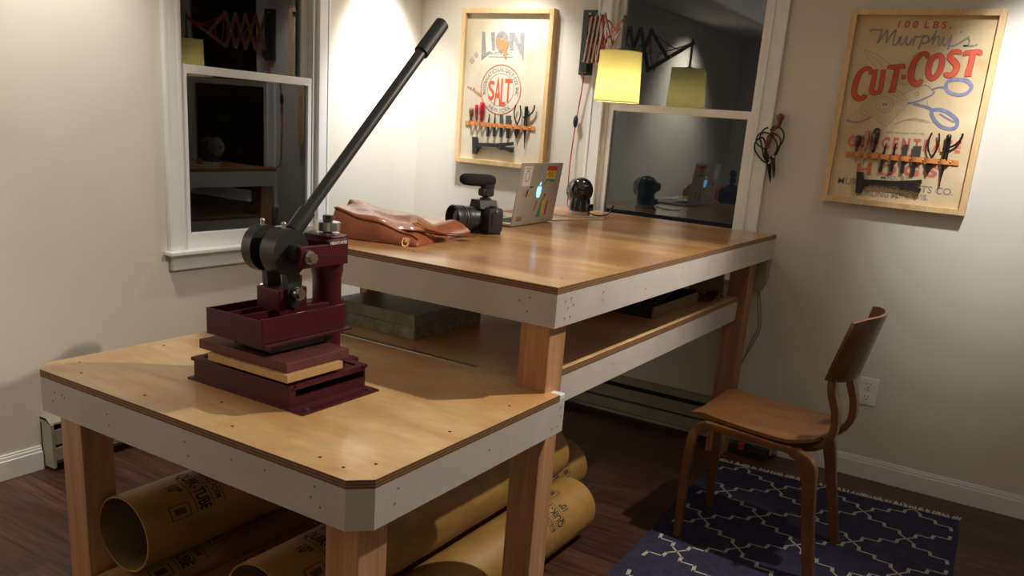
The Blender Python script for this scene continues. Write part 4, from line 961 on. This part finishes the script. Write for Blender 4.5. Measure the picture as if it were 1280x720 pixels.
arc_text('INTERNATIONAL SALT CO. INC', RO*.74, math.radians(195), math.radians(-15), .021, 2); arc_text('NEW YORK', RO*.93, math.radians(232), math.radians(308), .021, 2, True)
# tall SALT
def tl(ch, a, b, zb_, zt_):
    put_text(mb, ch, lambda x, v: Vector((a+(b-a)*x, FY-.0008, zb_+(zt_-zb_)*v)), 0, .012)
for ch, X0_, X1_, Yb, Yt in (('S', 163, 188, 405, 330), ('A', 186, 214, 428, 318), ('L', 212, 234, 432, 322), ('T', 228, 258, 416, 322)):
    a, z_b = C1(X0_, Yb); b, _ = C1(X1_, Yb); _, z_t = C1(X0_, Yt); tl(ch, a, b, z_b, z_t)
def stain(c, pts_, mi=6):
    for q_, (dx, dy, r_) in enumerate(pts_):
        n_ = 14; vs = [mb.bm.verts.new((C1(c[0]+dx, c[1]+dy)[0]+math.cos(2*PI*i/n_)*r_*(1+.25*math.sin(i*2.3)), FY-.0012-q_*.00006, C1(c[0]+dx, c[1]+dy)[1]+math.sin(2*PI*i/n_)*r_*(1+.25*math.cos(i*1.7)))) for i in range(n_)]; mb._face(vs, mi)
stain((222, 180), [(-12, -8, .020), (4, 2, .024), (14, 14, .016), (12, 40, .014), (-4, 22, .012), (20, -4, .010), (14, 54, .008)])
stain((100, 370), [(-16, -14, .006), (-6, -8, .007), (6, -4, .008), (14, 6, .006), (24, 12, .008), (34, 18, .009)])
stain((110, 235), [(-12, 12, .014), (6, -12, .012)], 7)
mb.build('printing', ['ink_red', 'ink_fred', 'ink_grey', 'ink_blue', 'ink_line', 'ink_out', 'rust', plain('grey_stain', (.42, .38, .30), .9)], cv1, recalc=False)
p = C1(91, 58); nail(*p, f1); p = C1(386, 60); nail(*p, f1)

# --- the tools
ORG = at(1040+95/6, 140+314/6, 1, -.045)
def U(X, Y):
    p = at(1040+X/6, 140+Y/6, 1, -.045); return (p.x-ORG.x, p.z-ORG.z)
def toolset(ox, oz, which, pal, kx=1.0):
    G_ = f'tools on the {which} sack'
    def P3(X, Y, o): u, v = U(X, Y); return Vector((ox+u*kx, -o, oz+v))
    OB = .036
    # leather strap
    root = thing('tool_strap', f'tan leather strap with round rivets holding the tools on the {which} sack', 'strap', P3(520, 350, .02))
    mb = MB(); g = []
    riv = [(155, 310), (218, 318), (277, 322), (343, 330), (420, 340), (495, 346), (575, 352), (675, 360), (793, 366), (880, 376)]
    L_ = [(95, 313)]+riv+[(947, 383)]
    rows = []
    for i in range(len(L_)-1):
        for k_ in range(6):
            t_ = k_/6; X = L_[i][0]+(L_[i+1][0]-L_[i][0])*t_; Y = 313+(383-313)*(X-95)/(947-95)
            o = .0245+.018*math.sin(PI*t_)**.8*(1 if 0 < i < len(L_)-2 else .1); rows.append([P3(X, Y-19, o), P3(X, Y+19, o)])
    rows.append([P3(947, 364, .0245), P3(947, 402, .0245)])
    mb.slab(rows, (0, .003, 0)); mb.build('strap_band', 'strap', root, 50)
    for X, Y in riv:
        mb = MB(); p = P3(X, 313+(383-313)*(X-95)/(947-95), .0245); mb.lathe([(.0062, 0), (.0058, .003), (.003, .0055), (.0005, .006)], p+Vector((0, .001, 0)), (0, -1, 0), 12); mb.build('rivet', 'brass', root, 60)
    def awl(cat, name, lab_, m, A_, B_, C_, rmax, prof):
        t = thing(name, lab_, cat, P3(*A_, OB), 0, G_)
        a, b, c = P3(*A_, OB), P3(*B_, OB), P3(*C_, OB-.004); d = b-a; L2 = d.length
        mb = MB(); mb.lathe([(r_*rmax, h_*L2) for r_, h_ in prof], a, d, 18); mb.build('handle', m, t, 60)
        mb = MB(); mb.cyl(b-d.normalized()*.004, b+d.normalized()*.008, .0045, .003, 10); mb.cyl(b, c, .0024, .0008, 8); mb.build('spike', 'greysteel', t, 60)
    bulb_ = [(.2, 0), (.75, .05), (1, .22), (.95, .45), (.6, .72), (.42, .85), (.5, .93), (.4, 1)]
    slim = [(.3, 0), (.85, .06), (1, .3), (.9, .6), (.5, .78), (.62, .88), (.4, 1)]
    awl('awl', 'awl', f'bulb-headed awl with a {pal[0][1]} handle, leftmost tool on the {which} sack', pal[0][0], (198, 172), (180, 288), (171, 386), .0135, bulb_)
    awl('awl', 'awl', f'awl with a {pal[1][1]} handle, second tool from the left on the {which} sack', pal[1][0], (266, 138), (247, 275), (232, 402), .0105, slim)
    awl('awl', 'awl', f'awl with a {pal[2][1]} handle, third tool from the left on the {which} sack', pal[2][0], (340, 118), (303, 300), (297, 365), .0155, slim)
    def blade(name, cat, lab_, tip, shaft, wtop, wbot, pointed):
        t = thing(name, lab_, cat, P3(*tip, OB), 0, G_)
        (x0, y0), (x1, y1) = tip, shaft; ym = y0+(y1-y0)*.48; xm = x0+(x1-x0)*.48
        mb = MB(); w0 = wtop
        poly = [(x0-w0*(.05 if pointed else 1), y0), (x0+w0, y0), (xm+w0*.9, ym), (xm-w0*.9, ym)]
        mb.prism(poly, lambda p: P3(p[0], p[1], .0285), lambda p: P3(p[0], p[1], .031)); mb.build('blade', 'greysteel' if not pointed else 'iron', t)
        mb = MB(); poly = [(xm-wtop*.9, ym), (xm+wtop*.9, ym), (xm+(x1-xm)*.3+wbot, ym+(y1-ym)*.3), (x1+wbot, y1), (x1-wbot, y1), (xm+(x1-xm)*.3-wbot, ym+(y1-ym)*.3)]
        mb.prism(poly, lambda p: P3(p[0], p[1], .026), lambda p: P3(p[0], p[1], .033)); mb.build('grip', 'black', t)
    blade('skiving_knife', 'knife', f'narrow pointed knife just right of the three awls on the {which} sack', (400, 235), (356, 448), 9, 12, True)
    blade('skiving_knife', 'knife', f'second pointed knife from the left on the {which} sack', (470, 235), (437, 452), 10, 13, True)
    blade('edge_knife', 'knife', f'grey square-tipped knife, narrower of the two on the {which} sack', (551, 243), (520, 458), 20, 13, False)
    blade('edge_knife', 'knife', f'broad square-tipped knife, widest blade on the {which} sack', (638, 254), (600, 470), 33, 14, False)
    t = thing('trimming_scissors', f'slim spring scissors with open curved handles on the {which} sack', 'scissors', P3(740, 330, OB), 0, G_)
    mb = MB(); mb.tube(smoothpts([P3(748, 155, OB), P3(722, 220, OB), P3(722, 290, OB), P3(748, 350, OB-.002)], 5), .0034, 8); mb.build('handle', 'iron', t, 60)
    mb = MB(); mb.tube(smoothpts([P3(802, 160, OB), P3(800, 230, OB), P3(778, 290, OB), P3(735, 350, OB-.002)], 5), .0034, 8); mb.build('handle', 'iron', t, 60)
    mb = MB(); mb.prism([(718, 350), (764, 352), (745, 420), (708, 472), (694, 420)], lambda p: P3(p[0], p[1], .029), lambda p: P3(p[0], p[1], .034)); mb.build('blade', 'iron', t)
    t = thing('wing_divider', f'steel divider with a curved wing arm, rightmost tool on the {which} sack', 'divider', P3(865, 260, OB), 0, G_)
    mb = MB(); mb.lathe([(.4*.010, 0), (.010, .004), (.010, .016), (.007, .022)], P3(878, 168, OB), P3(870, 230, OB)-P3(878, 168, OB), 14); mb.build('head', 'iron', t, 60)
    for a_, b_ in (((862, 205), (800, 578)), ((884, 205), (797, 560))):
        mb = MB(); mb.tube([P3(*a_, OB), P3((a_[0]*.6+b_[0]*.4)+(8 if a_[0] > 870 else -6), a_[1]*.6+b_[1]*.4, OB), P3(*b_, OB-.006)], [.0052, .0045, .0012], 8); mb.build('leg', 'iron', t, 60)
    mb = MB(); mb.tube(smoothpts([P3(826, 275, OB), P3(880, 265, OB), P3(930, 240, OB), P3(968, 200, OB), P3(980, 160, OB)], 5), .0042, 8); mb.build('wing', 'iron', t, 60)
    t = thing('tack_hammer', f'black hammer hanging sideways under the strap on the {which} sack', 'hammer', P3(430, 520, OB), 0, G_)
    mb = MB(); mb.prism([(186, 450), (232, 450), (236, 490), (228, 530), (236, 570), (205, 610), (172, 606), (178, 560)], lambda p: P3(p[0], p[1], .0225), lambda p: P3(p[0], p[1], .044)); mb.build('head', 'black', t)
    mb = MB(); mb.prism([(228, 505), (300, 508), (470, 516), (600, 512), (672, 508), (668, 540), (560, 546), (668, 575), (654, 608), (560, 580), (470, 556), (300, 546), (228, 545)], lambda p: P3(p[0], p[1], .028), lambda p: P3(p[0], p[1], .042)); mb.build('handle', 'black', t)
    for X, Y in ((258, 550), (520, 575)):
        mb = MB(); p = P3(X, Y, .020); mb.cyl(p, p+Vector((0, -.026, 0)), .0022, n=8); mb.ball(p+Vector((0, -.026, 0)), .004, u=8, v=6); mb.build('hanging_pin', 'iron', root, 60)
toolset(ORG.x, ORG.z, 'CUT-COST', (('darkredh', 'dark'), ('woodh', 'tan wooden'), ('darkredh', 'long dark red')))
o1 = at(579, 153.4, 1, -.045)
toolset(o1.x, o1.z, 'LION SALT', (('brownh', 'brown'), ('redh', 'bright red'), ('redh', 'bright red')))

# ------------------------------------------------------------------ wall outlet
t = thing('wall_outlet', 'white double wall outlet above the baseboard behind the chair', 'outlet', (2.606, 0, .40))
mb = MB(); mb.box(2.566, 2.646, -.006, 0, .340, .463, 0, .002); mb.build('cover_plate', 'white', t)
for z in (.430, .374):
    mb = MB(); mb.cyl((2.606, -.006, z), (2.606, -.0085, z), .0195, n=28); rc = mb.build('receptacle', 'white', t, 40)
    mb = MB(); mb.box(2.597, 2.599, -.0091, -.0084, z+.001, z+.011); mb.box(2.612, 2.614, -.0091, -.0084, z+.001, z+.010); mb.cyl((2.606, -.0084, z-.008), (2.606, -.0091, z-.008), .003, n=10); mb.build('slots', 'dark', rc)
mb = MB(); mb.cyl((2.606, -.006, .402), (2.606, -.0075, .402), .003, n=12); mb.build('screw', 'steel', t)
t = thing('power_strip', 'low dark power strip with a red switch on the floor behind the chair', 'power strip', (2.10, -.105, 0))
mb = MB(); mb.box(2.062, 2.235, -.135, -.085, 0, .035, 0, .004); mb.build('body', 'blackrub', t)
mb = MB(); mb.box(2.105, 2.13, -.137, -.110, .028, .058, 0, .003); mb.build('switch', 'red', t)

# ------------------------------------------------------------------ rug
ang = math.radians(3.3); ru = Vector((math.cos(ang), math.sin(ang), 0)); rv = Vector((math.sin(ang), -math.cos(ang), 0)); ro = Vector((2.052, -.290, 0))
RW, RL = 1.025, 1.75
R_ = lambda u, v, z=0: ro + ru*u + rv*v + Vector((0, 0, z))
rug = thing('area_rug', 'navy blue woven rug with cream stepped lattice under the wooden chair', 'rug', R_(RW/2, RL/2))
mb = MB(); nx, ny = 24, 40
def wob(u, v): return .004*math.sin(v*9)*(1 if u < .02 or u > RW-.02 else 0)
gr = [[R_(RW*i/nx + wob(RW*i/nx, RL*j/ny), RL*j/ny, .0075) for j in range(ny+1)] for i in range(nx+1)]
mb.slab(gr, lambda p: Vector((0, 0, -.0072)), 0)
cu, cvv, u00 = .1775, .1625, .141
def clipseg(a, b): return max(a.x, b.x) <= RW+.001 and min(a.x, b.x) >= -.001 and min(a.y, b.y) >= 0 and max(a.y, b.y) <= RL
stp = [(0, 0), (.028, .030), (.031, .064), (.086, .064), (.092, .100), (.146, .100), (.150, .133), (cu, cvv)]
for m_ in range(-1, 6):
    for n_ in range(-2, 7):
        u = u00+cu*m_; v = .005+.325*n_+(0 if m_ % 2 == 0 else .1625)
        for sgn in (1, -1):
            pts = [Vector((u+a, v+sgn*b)) for a, b in stp]
            for a, b in zip(pts, pts[1:]):
                if clipseg(a, b):
                    fat = .013 if abs((b-a).y) > abs((b-a).x)*1.3 else .0075
                    e = (b-a).normalized()*.003
                    ribbon(mb, [a-e, b+e], fat, lambda x, y: R_(x, y, .0082), 1)
mb.build('woven_field', ['rug', 'rugline'], rug, recalc=False)
mb = MB()
for i in range(95):
    u = RW*(i+.5)/95; dx = random.uniform(-.012, .012)
    mb.tube([R_(u, .002, .006), R_(u+dx*.5, -.014, .005), R_(u+dx, -.034-random.uniform(0, .010), .0035)], [.0042, .0052, .0036], 5)
M['fringe'] = plain('fringe_cream', (.50, .48, .42), .9)
fr = mb.build('fringe', 'fringe', rug, 60); fr['kind'] = 'stuff'

# ------------------------------------------------------------------ bent plywood chair
chair = thing('bent_plywood_chair', 'brown bent plywood chair with curved backrest standing on the navy rug', 'chair', (2.44, -.95, 0))
SZ = .468
FN, FF, RF, RN = Vector((2.160, -1.055)), Vector((2.170, -.670)), Vector((2.620, -.730)), Vector((2.610, -1.150))
mb = MB(); g = []
NU, NV = 18, 14
def seatpt(i, j):
    u, v = i/NU, j/NV
    # rounded rear corners
    p = FN.lerp(RN, u).lerp(FF.lerp(RF, u), v)
    if u > .72:
        k_ = (u-.72)/.28; sq = 1-.20*k_**2.2; c = FN.lerp(RN, u).lerp(FF.lerp(RF, u), .5); p = c+(p-c)*sq
    bow = .02*(1-(2*v-1)**2)*(u)  # rear edge bows out
    z = SZ + .010*(2*v-1)**2 - .008*math.sin(u*PI) + .012*(u > .85)*(u-.85)/.15 - .014*max(0, (.1-u)/.1)
    return Vector((p.x+bow, p.y, z))
mb.slab([[seatpt(i, j) for j in range(NV+1)] for i in range(NU+1)], (0, 0, -.013)); mb.build('seat', 'walnut2', chair, 50)
def bent(name, pts, wd, th, across, par=chair, m='walnut', n=6):
    """laminated strip: width wd along 'across', thickness th"""
    tht = th if isinstance(th, tuple) else (th, th)
    P = smoothpts(pts, n); ac = Vector(across).normalized(); mb = MB(); rows = []
    N = len(P); wsl = wd if isinstance(wd, (list, tuple)) else [wd]*2
    for i, p in enumerate(P):
        d = (P[min(i+1, N-1)]-P[max(i-1, 0)]).normalized(); nn = d.cross(ac).normalized(); t_ = i/(N-1); w_ = wsl[0]+(wsl[1]-wsl[0])*t_
        th = tht[0]+(tht[1]-tht[0])*t_ if len(tht) == 2 else (tht[0]+(tht[1]-tht[0])*min(1, t_/.65) if t_ < .65 else tht[1]+(tht[2]-tht[1])*(t_-.65)/.35)
        rows.append([mb.bm.verts.new(p+ac*a*w_/2+nn*b*th/2) for a, b in ((-1, -1), (1, -1), (1, 1), (-1, 1))])
    for A_, B_ in zip(rows, rows[1:]):
        for k_ in range(4): mb._face((A_[k_], A_[(k_+1) % 4], B_[(k_+1) % 4], B_[k_]))
    mb._face(rows[0][::-1]); mb._face(rows[-1])
    bmesh.ops.recalc_face_normals(mb.bm, faces=mb.bm.faces)
    es = [e for e in mb.bm.edges if len(e.link_faces) == 2 and e.calc_face_angle(0) > .9]
    bmesh.ops.bevel(mb.bm, geom=es, offset=.003, segments=2, affect='EDGES')
    return mb.build(name, m, par, 40)
zr = .440
# near side frame: front leg - rail - rear leg (one bent piece per side, legs named apart)
bent('leg', [(2.203, -1.142, .0085), (2.194, -1.120, .22), (2.192, -1.098, .36), (2.205, -1.085, .415), (2.245, -1.082, zr-.002)], (.028, .036), (.026, .036), (0, 1, 0))
bent('leg', [(2.205, -.803, .0085), (2.200, -.800, .22), (2.200, -.795, .36), (2.212, -.792, .415), (2.250, -.790, zr-.002)], (.028, .036), (.026, .036), (0, 1, 0))
bent('leg', [(2.688, -1.158, .0085), (2.650, -1.145, .22), (2.630, -1.135, .350), (2.612, -1.130, .412), (2.550, -1.120, zr-.002)], (.032, .042), (.034, .050, .026), (.1, 1, 0))
bent('leg', [(2.700, -.797, .0085), (2.652, -.795, .22), (2.625, -.793, .345), (2.604, -.790, .405), (2.560, -.788, zr-.002)], (.032, .042), (.030, .044, .026), (0, 1, 0))
bent('side_rail', [(2.235, -1.082, zr), (2.38, -1.100, zr), (2.585, -1.126, zr)], .036, .024, (.1, 1, 0))
bent('side_rail', [(2.240, -.790, zr), (2.40, -.790, zr), (2.57, -.788, zr)], .036, .024, (0, 1, 0))
bent('back_post', [(2.48, -1.035, zr+.000), (2.56, -1.040, zr-.004), (2.625, -1.042, zr+.012), (2.662, -1.043, zr+.065), (2.660, -1.043, zr+.14), (2.634, -1.040, zr+.22), (2.636, -1.035, zr+.30), (2.650, -1.03, zr+.36)], (.066, .054), (.020, .028), (0, 1, 0))
bent('back_post', [(2.49, -.830, zr+.000), (2.57, -.832, zr-.004), (2.640, -.833, zr+.012), (2.680, -.833, zr+.065), (2.678, -.833, zr+.14), (2.652, -.835, zr+.22), (2.656, -.84, zr+.30), (2.670, -.845, zr+.36)], (.066, .054), (.020, .028), (0, 1, 0))
mb = MB(); rows = []
for i in range(17):
    a = -1+2*i/16
    col_ = []
    for j in range(9):
        t_ = j/8; y = -.905+a*.200*(1-.06*(abs(2*t_-1))**3); z = .682+.232*t_ - .014*abs(a)**4*(1 if t_ > .5 else -1)*abs(2*t_-1)
        x = 2.612+.052*t_ + .066*(1-a*a)
        col_.append(Vector((x, y, z)))
    rows.append(col_)
mb.slab(rows, (.010, 0, -.002)); mb.build('backrest', 'walnut', chair, 50)

for o in list(bpy.data.objects):
    if '_org' in o: del o['_org']
bpy.context.view_layer.update()
